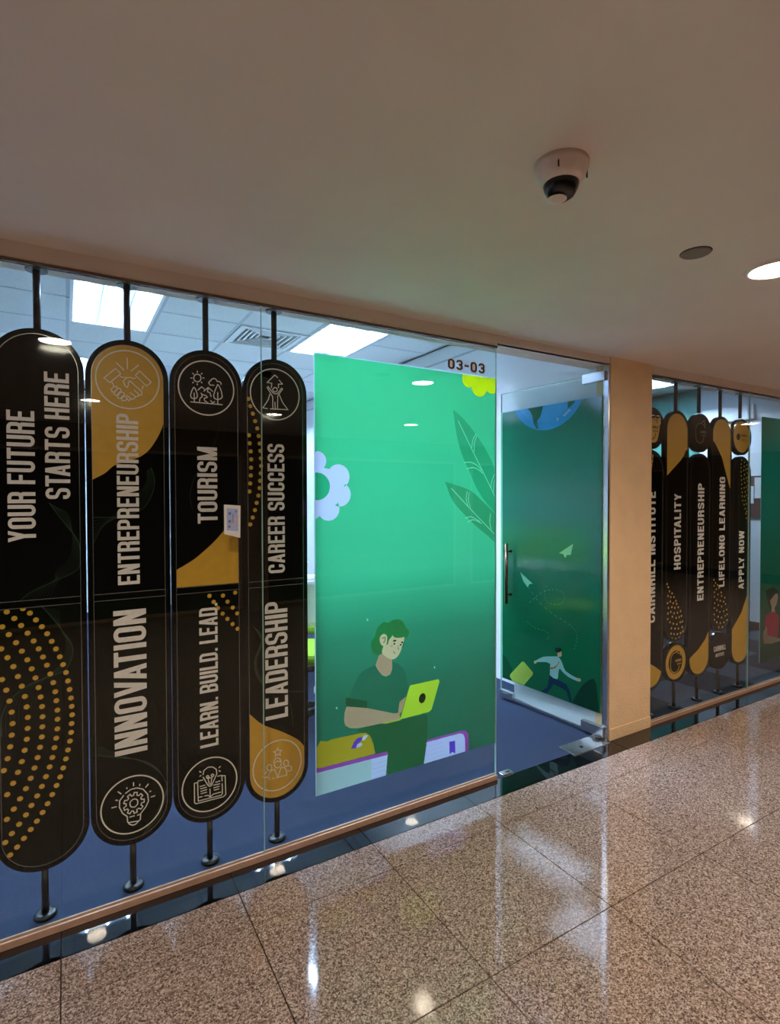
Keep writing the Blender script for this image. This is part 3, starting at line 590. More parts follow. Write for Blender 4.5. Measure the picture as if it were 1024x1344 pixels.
A.poly(M_BOOKMARK, (96, 60, 190)); A.poly(M_BRUSH, (92, 56, 170)); A.poly(M_BRUSH2, (210, 210, 220)); A.poly(M_BRUSH3, (200, 204, 220))
A.poly(M_NECK, SK2); A.poly(smooth(M_HAIR + [M_HAIR[0]], 3), (26, 108, 50)); A.poly(smooth(M_FACE + [M_FACE[0]], 3), SK); A.poly(M_FRINGE, (26, 108, 50)); A.poly(M_SIDEBURN, (26, 108, 50))
A.poly(smooth(M_EAR + [M_EAR[0]], 3), SK); A.line(smooth(M_EARLINE), 4, (70, 90, 50))
A.poly(M_ARM, SK2); A.poly(M_FOREARM, SK2)
A.poly(M_SHIRT, (24, 98, 66)); A.poly(M_CUFF, (18, 72, 38))
A.poly(M_LAPBASE, (170, 180, 40)); A.poly(M_LAPTOP, (176, 204, 44)); A.poly(M_LAPDOT, (22, 34, 14))
A.poly(M_BROW, (16, 40, 20)); A.poly(M_BROW2, (16, 40, 20))
for x, z in M_EYES[:2]: A.poly(circle(x, z, 5, 12), (20, 50, 30))
A.poly(circle(M_EYES[2][0], M_EYES[2][1], 6, 12), (190, 160, 110)); A.line(M_NOSE, 3.5, (150, 110, 80)); A.line(M_MOUTH, 3.5, (150, 90, 70))
for x, z in M_SPARKS: A.poly([(x - 8, z), (x, z - 2), (x + 8, z), (x, z + 2)], (150, 230, 190)); A.poly([(x - 2, z), (x, z - 10), (x + 2, z), (x, z + 10)], (150, 230, 190))
EDGE = (206, 226, 240)
A.poly([(959, 198), (964, 198), (964, 2202), (959, 2202)], EDGE); A.poly([(959, 2196), (2023, 2196), (2023, 2202), (959, 2202)], EDGE)
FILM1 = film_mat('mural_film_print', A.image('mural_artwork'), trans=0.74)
# door mural, drawn from the hinge (left of the drawing) to the free edge
D = Art(-20, 166, 872, 2030)
D.grad([(0, (14, 100, 58)), (.3, (16, 108, 66)), (.55, (26, 128, 98)), (1, (22, 130, 92))])
def arc3(p, q, r):
    (ax, ay), (bx, by), (cx_, cy_) = p, q, r; d = 2 * (ax * (by - cy_) + bx * (cy_ - ay) + cx_ * (ay - by))
    ux = ((ax * ax + ay * ay) * (by - cy_) + (bx * bx + by * by) * (cy_ - ay) + (cx_ * cx_ + cy_ * cy_) * (ay - by)) / d
    uy = ((ax * ax + ay * ay) * (cx_ - bx) + (bx * bx + by * by) * (ax - cx_) + (cx_ * cx_ + cy_ * cy_) * (bx - ax)) / d
    return ux, uy, math.hypot(ax - ux, ay - uy)
gx, gy, gr = arc3(*D_GLOBE)
D.poly(circle(gx, gy, gr, 80), (70, 176, 232)); D.poly(circle(gx + 16, gy + 12, gr * .86, 80), (84, 188, 240)); D.poly(D_LAND, (16, 100, 62)); D.poly(D_LAND2, (16, 100, 62)); D.poly(D_SHINE, (170, 220, 246)); D.poly(circle(*D_SHINE2[0], 12), (170, 220, 246))
D.poly(D_PLANE, (130, 216, 166)); D.poly(D_PLANE2, (130, 216, 176))
for v in (D_LOOP, D_LOOP2, D_LOOP3):
    s_ = smooth(v)
    for i in range(0, len(s_) - 1, 2): D.line(s_[i:i + 2], 2.5, (90, 170, 130))
D.poly(D_LEAF, (10, 78, 44)); D.poly(smooth(D_LEAF2, 2), (6, 60, 32)); D.poly(D_DIAMOND, (176, 206, 84))
D.poly(D_MLEGS, (14, 48, 72)); D.poly(smooth(D_MTORSO + [D_MTORSO[0]], 2), (150, 206, 196)); D.poly(D_MBAND, (180, 104, 64)); D.poly(D_MHAND, (200, 186, 140)); D.poly(D_MHAND2, (200, 186, 140)); D.poly(D_MFACE, (196, 176, 128)); D.poly(D_MHAIR, (16, 38, 28))
D.poly([(832, 166), (852, 166), (852, 2196), (836, 2196)], (120, 214, 170)); D.poly([(-20, 2191), (852, 2191), (852, 2196), (-20, 2196)], (190, 224, 240))
FILM2 = film_mat('door_film_print', D.image('door_artwork'), trans=0.55, gloss=True)
Wm = Art(4842, 196, 1060, 2000)
Wm.grad([(0, (14, 60, 36)), (.1, (20, 74, 46)), (.35, (24, 100, 68)), (.6, (18, 120, 92)), (1, (22, 142, 110))])
Wm.poly(W_HAIR, (10, 52, 34)); Wm.poly(smooth(W_FACE + [W_FACE[0]], 3), (176, 138, 110)); Wm.poly(W_SHIRT, (170, 52, 60)); Wm.poly(W_ARM, (150, 118, 96)); Wm.poly([(4842, 196), (5900, 196), (5900, 300), (5100, 330), (4842, 300)], (12, 60, 34))
Wm.poly([(4842, 196), (4848, 196), (4848, 2196), (4842, 2196)], (190, 220, 220))
FILM3 = film_mat('right_mural_print', Wm.image('right_mural_artwork'))

# ------------------------------------------------------------------ glazing
PT = (0.002, 0.012)
def pane(parent, x0, x1, z0=0.02, z1=ZG + 0.005):
    me = MB().box(x0, x1, PT[0], PT[1], z0, z1); o = me.build('pane', M_GLASS, parent)
    # polished edges read as thin bright green lines
    MB().box(x1 - 0.0015, x1 + 0.0005, PT[0] - .0003, PT[1] + .0003, z0, z1).build('pane_edge', M_SEAM, o)
    return o
def channels(t, x0, x1):
    c = MB(); c.box(x0, x1, -0.008, 0.0, 0.0, 0.026); c.box(x0, x1, 0.014, 0.022, 0.0, 0.026); c.box(x0, x1, 0.0, 0.014, 0.0, 0.018)
    c.build('bottom_channel', M_BRONZE, t, bevel=0.0015)
    c = MB(); c.box(x0, x1, -0.004, 0.0015, ZG, ZG + 0.012); c.box(x0, x1, 0.0125, 0.02, ZG, ZG + 0.012)
    c.build('top_channel', M_DSTEEL, t)
w1 = empty('window_1'); tag(w1, 'long frameless shopfront glazing left of the door', kind='structure')
for a, b in ((-3.6, -0.75), (-0.748, 0.719), (0.721, 2.022)): pane(w1, a, b)
channels(w1, -3.6, 2.024)
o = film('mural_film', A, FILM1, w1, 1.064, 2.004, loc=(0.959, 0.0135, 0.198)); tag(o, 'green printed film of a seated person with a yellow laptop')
Ln, Q = word('03-03', w=.62, t=.17, gap=.16, sq=.95); s_ = (1.936 - 1.693) / Ln
for nm, y, m, gw in (('number_outline', -0.0006, M_PINK, .05), ('number', -0.0012, M_BROWNL, 0)):
    if gw:
        Q2 = []
        x = 0
        for c in '03-03':
            W_, q_ = glyph(c, .62, .17 + .10, .8); Q2 += [[(a * 1.06 + x - .02, b * 1.12 - .06) for a, b in q] for q in q_]; x += glyph(c, .62, .17)[0] + .16
        q0 = Q2
    else: q0 = Q
    mb = MB().flat([[(1.693 + a * s_, 2.212 - 0.001 + b * .052) for a, b in q] for q in q0], y); mb.build(nm, m, w1)
w2 = empty('window_2'); tag(w2, 'frameless shopfront glazing right of the pillar', kind='structure')
for a, b in ((3.375, 4.646), (4.648, 5.9), (5.902, 8.0)): pane(w2, a, b)
channels(w2, 3.373, 8.0)
o = film('mural_film', Wm, FILM3, w2, 1.06, 2.0, loc=(4.842, 0.0135, 0.196)); tag(o, 'teal green printed film with a reader in a red shirt')

# ------------------------------------------------------------------ glass door
HX, HY, EX, EY = 2.93, 0.055, 2.875, 0.905
DL = math.hypot(EX - HX, EY - HY); DR = math.atan2(EY - HY, EX - HX)
d1 = empty('door_1', (HX, HY, 0)); d1.rotation_euler = (0, 0, DR); tag(d1, 'frameless glass door with green print standing open into the office', kind='structure')
# local x runs along the leaf, local y points to the left room side
MB().box(-0.03, DL, -0.005, 0.005, 0.03, 2.335).build('pane', M_GLASS, d1)
MB().box(DL - .001, DL + .0015, -0.0055, 0.0055, 0.03, 2.335).build('pane_edge', M_SEAM, d1)
MB().box(-0.03, DL, -0.0055, 0.0055, 2.334, 2.3365).build('pane_edge', M_SEAM, d1)
o = film('door_film', D, FILM2, d1, 0.872, 2.030, loc=(-0.02, 0.006, 0.166)); tag(o, 'green printed film with half a blue globe and a running person')
for z0, z1, x0, x1 in ((0.02, 0.085, -0.045, 0.12), (2.285, 2.345, -0.045, 0.12), (0.02, 0.075, DL - 0.13, DL + 0.004)):
    MB().box(x0, x1, -0.016, 0.016, z0, z1).build('patch_fitting', M_STEEL, d1, bevel=0.002)
MB().box(0.12, DL - 0.13, -0.006, 0.006, 0.022, 0.034).build('bottom_seal', M_STEEL, d1)
MB().box(DL - 0.09, DL - 0.03, 0.016, 0.022, 0.05, 0.062).build('lock_latch', M_STEEL, d1, bevel=0.001)
hd = empty('handle', (DL - 0.105, 0, 0), d1)
for sgn in (-1, 1):
    MB().tube([(0, sgn * .055, .755), (0, sgn * .055, 1.205)], 0.0115, 14).build('handle_bar', M_DSTEEL, hd)
for z in (.82, 1.145):
    MB().tube([(0, -.055, z), (0, .055, z)], 0.006, 10).lathe([(0.011, -0.004), (0.011, 0.004)], 0, 0.008, z, axis='y', n=14).build('standoff', M_DARKP, hd)
MB().box(2.935, 2.954, -0.006, 0.03, 0.0, ZS).build('trim_2', M_STEEL).update_tag()
tag(bpy.data.objects['trim_2'], 'steel jamb strip beside the pillar', kind='structure')
fp = empty('floor_spring', (2.77, 0.02, 0)); tag(fp, 'steel floor spring cover plate on the black threshold at the door pivot', 'door hardware')
MB().prism([(0, 0), (1, 0), (1, 1), (0, 1)], 0, 0)
MB().box(-0.16, 0.165, -0.055, 0.075, 0.0, 0.005).build('cover_plate', M_STEEL, fp, bevel=0.001)
MB().lathe([(0.012, 0.005), (0.012, 0.007), (0.006, 0.008)], -0.04, 0.0, 0, n=16).build('screw', M_DARKP, fp)
MB().lathe([(0.028, 0.005), (0.026, 0.02)], 0.14, 0.03, 0, n=20).build('pivot', M_DARKP, fp)
o = MB().box(2.075, 2.15, 0.002, 0.042, 0.0, 0.007).build('floor_bracket', M_STEEL, bevel=0.001)
MB().box(2.112, 2.136, 0.016, 0.028, 0.007, 0.0076).build('slot', M_DARKP, o)
tag(o, 'small steel bracket on the threshold at the end of the glass', 'door hardware')
# ------------------------------------------------------------------ pill shaped sign boards
BY0, BY1, BYP = 0.095, 0.128, 0.099       # frame front, frame back, printed face
def stadium(hw, z0, z1, n=24):
    return [(hw * math.cos(a), z0 + hw + hw * math.sin(a)) for a in [-PI + PI * k / n for k in range(n + 1)]] + [(hw * math.cos(a), z1 - hw + hw * math.sin(a)) for a in [PI * k / n for k in range(n + 1)]]
def half(hw, z0, z1, top, n=24):
    if top: return [(-hw, z0), (hw, z0)] + [(hw * math.cos(a), z1 - hw + hw * math.sin(a)) for a in [PI * k / n for k in range(n + 1)]]
    return [(hw * math.cos(a), z0 + hw + hw * math.sin(a)) for a in [-PI + PI * k / n for k in range(n + 1)]] + [(hw, z1), (-hw, z1)]
def poly_flat(t, name, polys, y, m, scale=0.001, label=None):
    o = MB().flat([[(a * scale, b * scale) for a, b in p] for p in polys], y).build(name, m, t)
    if label: o['label'] = label
    return o
def lines(t, name, strokes, w, m, y=BYP - .0012, sm=False, xclip=127):
    P = []
    for s in strokes:
        s2 = smooth(s) if sm and len(s) > 3 else s
        P += ribbon([(max(-xclip, min(xclip, a)), c) for a, c in s2], w)
    return poly_flat(t, name, P, y, m)
def pole_set(t, zt, zb, x=0):
    for a, b in ((zt, ZS), (0.0, zb)):
        o = MB().tube([(0, .112, a), (0, .112, b)], 0.0125, 14).build('pole', M_POLE, t)
        z = b if b == ZS else a
        pr = [(0.036, ZS - .008), (0.036, ZS)] if b == ZS else [(0.038, 0), (0.038, .008), (0.033, .014), (0.018, .016)]
        MB().lathe(pr, 0, .112, 0, n=28).build('flange', M_POLE, o)
HW, HI = 0.147, 0.128
def body(t, z0, z1, HW=0.147, HI=0.128):
    f = MB().ringprism(stadium(HW, z0, z1), stadium(HI, z0 + HW - HI, z1 - HW + HI), BY0, BY1).build('frame', M_BLK, t)
    MB().ringprism(stadium(HI + .0003, z0 + HW - HI, z1 - HW + HI), stadium(HI - .0012, z0 + HW - HI + .001, z1 - HW + HI - .001), BY0 - .0006, BY0 + .004).build('pinstripe', M_SILV, f)
    MB().prism(stadium(HI + .002, z0 + HW - HI, z1 - HW + HI), BYP + .0005, BY1 - .004).build('backing', M_BLK, t)
DZ = (1.157, 1.181)
def sign_big(cx, label, n):
    t = empty('sign_board', (cx, 0, 0)); tag(t, label, 'sign', 'pill shaped signs behind the left window')
    body(t, 0.18, 2.167); pole_set(t, 2.167, 0.18)
    a = 0.18 + HW - HI; b = 2.167 - HW + HI
    u = MB().flat([half(HI - .001, DZ[1], b - .001, True)], BYP).build('upper_panel', M_PUP, t)
    l = MB().flat([half(HI - .001, a + .001, DZ[0], False)], BYP).build('lower_panel', M_PLO, t)
    dv = MB().box(-HI + .001, HI - .001, BY0 + .001, BYP - .0002, DZ[0], DZ[1]).build('divider', M_BLK, t)
    MB().box(-HI + .001, HI - .001, BY0, BYP, DZ[1], DZ[1] + .002).box(-HI + .001, HI - .001, BY0, BYP, DZ[0] - .002, DZ[0]).build('pinstripe', M_SILV, dv)
    return t
def ring(t, cz, r=.1125, m=None, cx=0):
    return MB().flat([[(a, b) for a, b in q] for q in ribbon(circle(cx, cz, r, 48), .0052, True)], BYP - .0012).build('icon_ring', m or M_LINE, t)
def lettering(brd, text, xb, xt, z0, z1, m=None, **kw):
    for wq in upright_words(text, xb, xt, z0, z1, **kw): MB().flat(wq, BYP - .0014).build("lettering", m or M_PINK, brd)
def dots(t, pts, r, m=None):
    P = []
    for x, z in pts:
        x = x
        P.append([(max(-127, min(127, a)), b) for a, b in circle(x, z, r, 14)])
    o = poly_flat(t, 'dot_pattern', P, BYP - .0010, m or M_YEL); o['kind'] = 'stuff'; return o
def between(a, b, n, k):
    """blend strands of a wave from line a to line b"""
    sa, sb = smooth(a, 8), smooth(b, 8); m_ = min(len(sa), len(sb)); ia = np.linspace(0, len(sa) - 1, 70); ib = np.linspace(0, len(sb) - 1, 70)
    A_, B_ = np.array(sa), np.array(sb); f = lambda P, i: np.stack([np.interp(i, range(len(P)), P[:, 0]), np.interp(i, range(len(P)), P[:, 1])], 1)
    return [[tuple(p) for p in f(A_, ia) * (1 - j / n) + f(B_, ib) * (j / n)] for j in range(1, n)]
def waves(t, W):
    o = lines(t, 'wave_line', [smooth(W[0], 6)], 1.6, M_WAVE, BYP - .0006); o['label'] = 'soft green curved line'
    for s in between(W[0], W[1], 9, 0): lines(t, 'wave_line', [s], 0.8, M_WAVE2, BYP - .0005)
TXT = dict(w=.40, t=.135, gap=.062)
# first board
t = sign_big(-.082, 'leftmost black pill sign reading YOUR FUTURE STARTS HERE over a dotted lower half', 1)
lettering(t, 'YOUR FUTURE', -.012, -.096, 1.395, 1.867, **TXT); lettering(t, 'STARTS HERE', .098, .019, 1.549, 2.015, **TXT)
waves(t, WAVES); waves(t, WAVES_LOW)
D1 = [p for s in DOTS_ONE for p in s]
# the pattern goes on to the left edge of the board in the same arcs
for k in range(1, 4):
    D1 += [(x - 34 * k, z) for x, z in DOTS_ONE[4] if x - 34 * k > -122 and z < 1120]
dots(t, [p for p in D1 if p[0] > -124], 9.2)
# second board
t = sign_big(.216, 'black and amber pill sign reading ENTREPRENEURSHIP above INNOVATION', 2)
za = 2.167 - HW
cur = smooth([(-127, 1622), (-84, 1648), (-52, 1678), (-2, 1698), (37, 1713), (70, 1740), (92, 1772), (112, 1810), (127, 1850)])
poly_flat(t, 'amber_shape', [cur + [(127, za * 1000)] + [(127 * math.cos(a), za * 1000 + 127 * math.sin(a)) for a in [PI * k / 24 for k in range(25)]]], BYP - .0008, M_YEL)
waves(t, WAVES_TWO); waves(t, WAVES_TWO_LOW)
ring(t, 2.014); lines(t, 'icon', ICON_HANDSHAKE, 4.0, M_LINE)
ring(t, .337); lines(t, 'icon', ICON_BULB, 4.2, M_LINE)
lettering(t, 'ENTREPRENEURSHIP', .034, -.044, 1.212, 1.88, **TXT); lettering(t, 'INNOVATION', .055, -.062, .542, 1.112, **TXT)
# third board
t = sign_big(.514, 'black pill sign reading TOURISM above LEARN. BUILD. LEAD. with landscape and open book icons', 3)
cur = smooth([(-126, 1257), (-80, 1282), (-40, 1309), (22, 1363), (67, 1413), (127, 1490)])
poly_flat(t, 'amber_shape', [[(-126, 1184), (127, 1184)] + cur[::-1]], BYP - .0008, M_YEL)
ring(t, 2.011); lines(t, 'icon', ICON_LANDSCAPE, 4.0, M_LINE); ring(t, .337); lines(t, 'icon', ICON_BOOK, 4.0, M_LINE)
dots(t, [p for s in DOTS_THREE for p in s], 8.8)
lettering(t, 'TOURISM', .040, -.041, 1.444, 1.764, **TXT); lettering(t, 'LEARN. BUILD. LEAD.', .036, -.039, .498, 1.105, **TXT)
lines(t, 'wave_line', [[(-60, 1500), (-70, 1560), (-50, 1640), (20, 1760), (50, 1850), (60, 1900)]], 1.2, M_WAVE2, BYP - .0005, True)
# fourth board
t = sign_big(.811, 'black pill sign beside the green mural reading CAREER SUCCESS above LEADERSHIP', 4)
cur = smooth([(-127, 602), (-67, 542), (21, 491), (94, 440), (127, 401)])
poly_flat(t, 'amber_shape', [[(127 * math.cos(a), 180 + 147 + 127 * math.sin(a)) for a in [-PI + PI * k / 24 for k in range(25)]] + cur[::-1]], BYP - .0008, M_YEL)
ring(t, 2.012); lines(t, 'icon', ICON_CLIMB, 4.0, M_LINE); ring(t, .343); lines(t, 'icon', ICON_TEAM, 4.0, M_LINE)
dots(t, [p for s in DOTS_FOUR for p in s], 9.0)
waves(t, WAVES_FOUR); [lines(t, 'wave_line', [s], 1.4, M_WAVE, BYP - .0006) for s in WAVES_FOUR_LOW]
lettering(t, 'CAREER SUCCESS', .040, -.038, 1.214, 1.791, **TXT); lettering(t, 'LEADERSHIP', .050, -.054, .556, 1.084, **TXT)
# right hand set: a long pill and a round disc on each pole
TX2 = dict(w=.60, t=.20, gap=.11, sq=.85)
def disc(t, cz, m, label=None):
    o = MB(); f = o.ringprism([(a, b) for a, b in circle(0, cz, .1455, 40)], [(a, b) for a, b in circle(0, cz, .126, 40)], BY0, BY1).build('disc_frame', M_BLK, t)
    MB().prism(circle(0, cz, .127, 40), BYP, BY1 - .004).build('disc_face', m, t)
def sign_small(cx, disc_top, label, text, ext, dm, um=None):
    t = empty('sign_board', (cx, 0, 0)); tag(t, label, 'sign', 'pill and disc signs behind the right window')
    if disc_top: z0, z1, dz, a, b = .184, 1.876, 2.031, 2.184, .184
    else: z0, z1, dz, a, b = .492, 2.175, .339, 2.175, .186
    body(t, z0, z1, .1435, .1265); pole_set(t, a, b); disc(t, dz, dm)
    MB().flat([stadium(HI - .001, z0 + .02, z1 - .02)], BYP).build('panel', um or M_PUP, t)
    lettering(t, text, *ext, m=M_PINK, **TX2)
    return t, z0, z1, dz
def arch_top(z1): return [(126 * math.cos(a), z1 * 1000 - 147 + 126 * math.sin(a)) for a in [PI * k / 24 for k in range(25)]]
def arch_low(z0): return [(126 * math.cos(a), z0 * 1000 + 147 + 126 * math.sin(a)) for a in [-PI + PI * k / 24 for k in range(25)]]
def logo(t, cz, m, m2, text2=True):
    P = ribbon(fillet([(.045, cz + .055), (.012, cz + .075, .02), (-.062, cz + .06, .05), (-.062, cz - .075, .05), (.03, cz - .075, .04), (.045, cz - .03)]), .006)
    P += ribbon([(.012, cz + .075), (.05, cz + .10), (.06, cz + .04)], .008)
    MB().flat(P, BYP - .0012).build('logo', m, t)
    Ln, Q = word('CAIRNHILL', w=.5, t=.16, gap=.12); s = .085 / Ln
    Ln2, Q2 = word('INSTITUTE', w=.5, t=.16, gap=.14); s2 = .052 / Ln2
    MB().flat([[(-.005 + a * s, cz + .000 + b * .018) for a, b in q] for q in Q] + [[(.018 + a * s2, cz - .024 + b * .012) for a, b in q] for q in Q2], BYP - .0012).build('lettering', m2, t)
F = [3.535, 3.835, 4.130, 4.420, 4.712]
t, z0, z1, dz = sign_small(F[0], True, 'sign reading CAIRNHILL INSTITUTE half hidden behind the cream pillar', 'CAIRNHILL INSTITUTE', (.048, -.034, .663, 1.588), M_PUP)
MB().flat([fillet([(-.1, dz - .10, .03), (.06, dz - .10, .05), (.09, dz, .03), (.09, dz + .075), (-.1, dz + .075)], True)], BYP - .0010).build('logo_plate', M_YEL, t); logo(t, dz, M_PUP, M_PUP)
MB().flat([[(a, b) for a, b in q] for q in ribbon([(-.06, dz + .09), (.095, dz + .09), (.095, dz + .03)], .008)], BYP - .0012).build('logo_flag', M_LINE, t)
poly_flat(t, 'amber_shape', [arch_low(z0)[:-2] + [(114, 307), (52, 345), (-12, 378), (-126, 430)]], BYP - .0008, M_YEL); dots(t, F1_DOTS[0], 7)
t, z0, z1, dz = sign_small(F[1], False, 'sign reading HOSPITALITY with amber top and an amber disc at its foot', 'HOSPITALITY', (.052, -.030, 1.019, 1.573), M_YEL)
poly_flat(t, 'amber_shape', [arch_top(z1) + F2_TOP[0] + [(126, 1900)]], BYP - .0008, M_YEL); dots(t, F2_DOTS[0], 8)
MB().flat([circle(0, dz, .085, 40)], BYP - .0006).build('disc_centre', M_PUP, t); logo(t, dz, M_YEL, M_YEL)
t, z0, z1, dz = sign_small(F[2], True, 'sign reading ENTREPRENEURSHIP under a black disc with a thin grey emblem', 'ENTREPRENEURSHIP', (.055, -.027, .762, 1.651), M_PUP)
logo(t, dz, M_GREYL, M_GREYL)
poly_flat(t, 'amber_shape', [arch_low(z0) + [(126, 510), (81, 453), (-3, 392), (-102, 346)]], BYP - .0008, M_YEL)
t, z0, z1, dz = sign_small(F[3], False, 'sign reading LIFELONG LEARNING with an amber top and a black disc at its foot', 'LIFELONG LEARNING', (.055, -.024, .841, 1.705), M_PUP)
poly_flat(t, 'amber_shape', [arch_top(z1) + [(-126, 1985)] + F4_TOP[0][:-1] + [(120, 1625), (126, 1615)]], BYP - .0008, M_YEL); dots(t, F4_DOTS[0], 7.5)
Ln, Q = word('CAIRNHILL', w=.5, t=.16, gap=.12); s = .17 / Ln; Ln2, Q2 = word('INSTITUTE', w=.5, t=.16, gap=.14); s2 = .12 / Ln2
MB().flat([[(-.085 + a * s, dz + b * .04) for a, b in q] for q in Q] + [[(-.06 + a * s2, dz - .045 + b * .026) for a, b in q] for q in Q2], BYP - .0012).build('lettering', M_PINK, t)
t, z0, z1, dz = sign_small(F[4], True, 'rightmost sign reading APPLY NOW under an amber disc beside the teal mural', 'APPLY NOW', (.053, -.026, .796, 1.274), M_YEL)
MB().flat([circle(-.05, dz, .028, 20)], BYP - .0012).build('emblem', M_PUP, t)
Ln, Q = word('CAIRNHILL', w=.5, t=.16, gap=.12); s = .09 / Ln; Ln2, Q2 = word('INSTITUTE', w=.5, t=.16, gap=.14); s2 = .06 / Ln2
MB().flat([[(-.012 + a * s, dz + .004 + b * .02) for a, b in q] for q in Q] + [[(.0 + a * s2, dz - .03 + b * .016) for a, b in q] for q in Q2], BYP - .0012).build('lettering', M_DKY, t)
poly_flat(t, 'amber_shape', [arch_low(z0) + [(126, 775), (117, 757), (21, 604), (-126, 478)]], BYP - .0008, M_YEL); dots(t, F5_DOTS[0], 7)
# small bright card on the glass in front of the third board
cd = empty('picture_card', (0.591, 0, 1.455)); tag(cd, 'small pale blue picture card on the glass in front of the TOURISM sign', 'card')
MB().prism([(-.034, -.052), (.031, -.070), (.033, .064), (-.034, .069)], -0.004, 0.0015).build('card', M_WHITE, cd, bevel=0.001)
c2 = mat('card_blue', (170, 190, 240), .5); c3 = mat('card_ink', (110, 120, 170), .5); c4 = mat('card_skin', (214, 190, 200), .5)
MB().flat([[(-.024, -.036), (.022, -.042), (.022, .05), (-.024, .054)]], -.0046).build('picture', c2, cd)
MB().flat([circle(-.012, .032, .006, 10), circle(-.012, 0, .006, 10), circle(.014, .04, .004, 10), [(.0, -.005), (.003, -.005), (.003, .03), (0, .03)], circle(-.014, -.022, .005, 10)], -.0050).build('drawing', c3, cd)
MB().flat([circle(.010, .006, .009, 14), circle(.008, -.014, .008, 14)], -.0049).build('drawing', c4, cd)

# ------------------------------------------------------------------ ceiling fittings in the corridor
def downlight(x, y, label, first=None):
    if first:
        c = copy_tree(first); c.location = (x, y, ZC); tag(c, label); return c
    t = empty('downlight', (x, y, ZC)); tag(t, label, 'ceiling light', 'round corridor downlights')
    MB().lathe([(.080, -.003), (.084, -.010), (.098, -.008), (.104, 0.0)], n=40, cap=False).build('trim_ring', M_CAMW, t)
    MB().lathe([(0.0001, -.0042), (.05, -.004), (.081, -.003)], n=32, cap=False).build('lens', M_LENS, t)
    sd = bpy.data.lights.new('downlight_beam', 'SPOT'); sd.energy = SPOT_WATTS; sd.color = (1.0, .83, .66); sd.spot_size = 2.3; sd.spot_blend = .8; sd.shadow_soft_size = .07
    s = bpy.data.objects.new('downlight_beam', sd); COL.objects.link(s); s.parent = t; s.location = (0, 0, -.03)
    return t
dl = downlight(2.36, -1.20, 'lit round downlight in the corridor ceiling at the right edge')
for x, y, lb in ((-.04, -1.30, 'lit downlight just above the left of the frame'), (4.75, -1.20, 'lit downlight beyond the right edge near the glass'), (7.1, -1.20, 'lit downlight far along the corridor'), (9.5, -1.2, 'farthest downlight along the glass'), (-2.4, -1.3, 'downlight left of the frame'),
                 (.2, -3.3, 'downlight behind the viewer on the left'), (1.9, -3.3, 'downlight right behind the viewer'), (3.6, -3.3, 'downlight behind the viewer on the right'), (5.3, -3.3, 'third downlight behind on the right'), (7.3, -3.3, 'downlight far behind on the right'), (-1.6, -3.3, 'downlight behind on the far left')):
    downlight(x, y, lb, dl)
dc = empty('dome_camera', (1.138, -1.245, ZC)); tag(dc, 'white dome security camera with black eyeball on the corridor ceiling', 'camera')
MB().lathe([(.044, -.052), (.050, -.054), (.060, -.040), (.070, -.014), (.071, 0.0)], n=40, cap=True).build('housing', M_CAMW, dc)
MB().lathe([(.0001, -.094), (.018, -.092), (.034, -.082), (.043, -.066), (.046, -.052), (.044, -.048)], n=32, cap=False).build('dome', M_DARKP, dc)
ey = MB().lathe([(.0001, -.100), (.014, -.0985), (.026, -.0925)], -.012, .004, 0, n=24, cap=False).build('dome_lens', M_CAMW, dc)
for a in (-2.5, -.7): MB().box(-.0015, .0015, -.0015, .0015, -.012, .012).build('slot', M_DARKP, dc, loc=(.0655 * math.cos(a), .0655 * math.sin(a), -.028))
dp = empty('detector_plate', (1.963, -1.125, ZC)); tag(dp, 'small flat grey disc on the corridor ceiling left of the downlight', 'smoke detector')
MB().lathe([(.046, -.006), (.05, -.004), (.05, 0.0)], n=32).build('cover', mat('detector_grey', (128, 116, 108), .5), dp)
MB().lathe([(.052, -.0015), (.0525, 0.0)], n=32).build('rim', M_DARKP, dp)
# ------------------------------------------------------------------ office ceiling fittings
def troffer(x, y, z, label, first=None):
    if first: c = copy_tree(first); c.location = (x, y, z); tag(c, label); return c
    t = empty('ceiling_light', (x, y, z)); tag(t, label, 'ceiling light', 'louvred fluorescent office lights')
    W, L = .595, 1.215
    c = MB(); hx_, hy_ = W / 2, L / 2
    for a in ((-hx_, -hx_ + .022, -hy_, hy_), (hx_ - .022, hx_, -hy_, hy_), (-hx_, hx_, -hy_, -hy_ + .022), (-hx_, hx_, hy_ - .022, hy_)): c.box(*a, -.004, .07)
    c.build('frame', M_WHITE, t)
    MB().box(-hx_ + .022, hx_ - .022, -hy_ + .022, hy_ - .022, .066, .07).build('reflector', M_REFL, t)
    lou = MB()
    for k in range(1, 3): lou.box(-hx_ + k * W / 3 - .003, -hx_ + k * W / 3 + .003, -hy_ + .02, hy_ - .02, .0, .060)
    for k in range(1, 13):
        yy = -hy_ + k * L / 13; lou.box(-hx_ + .02, hx_ - .02, yy - .0015, yy + .0015, .0, .036)
    lou.build('louver', M_REFL, t)
    for k in range(3): MB().tube([(-hx_ + (k + .5) * W / 3, -hy_ + .03, .050), (-hx_ + (k + .5) * W / 3, hy_ - .03, .050)], .010, 8).build('tube', M_TUBE, t)
    return t
LB = ['louvred light above the first two signs', 'louvred light above the green mural', 'louvred light left of the frame', 'louvred light deep in the office on the left', 'louvred light deep in the office on the right', 'louvred light deep in the far left corner', 'louvred light close behind the bulkhead']
t0 = None
for (x, y), lb in zip(LIGHTS1, LB):
    t = troffer(x, y, OC, lb, t0); t0 = t0 or t
troffer(6.1, 1.95, OC - .09, 'louvred light in the second office behind the right signs', t0)
vt = empty('air_vent', (*VENT, OC)); tag(vt, 'square white air conditioning diffuser in the office ceiling', 'vent')
c = MB()
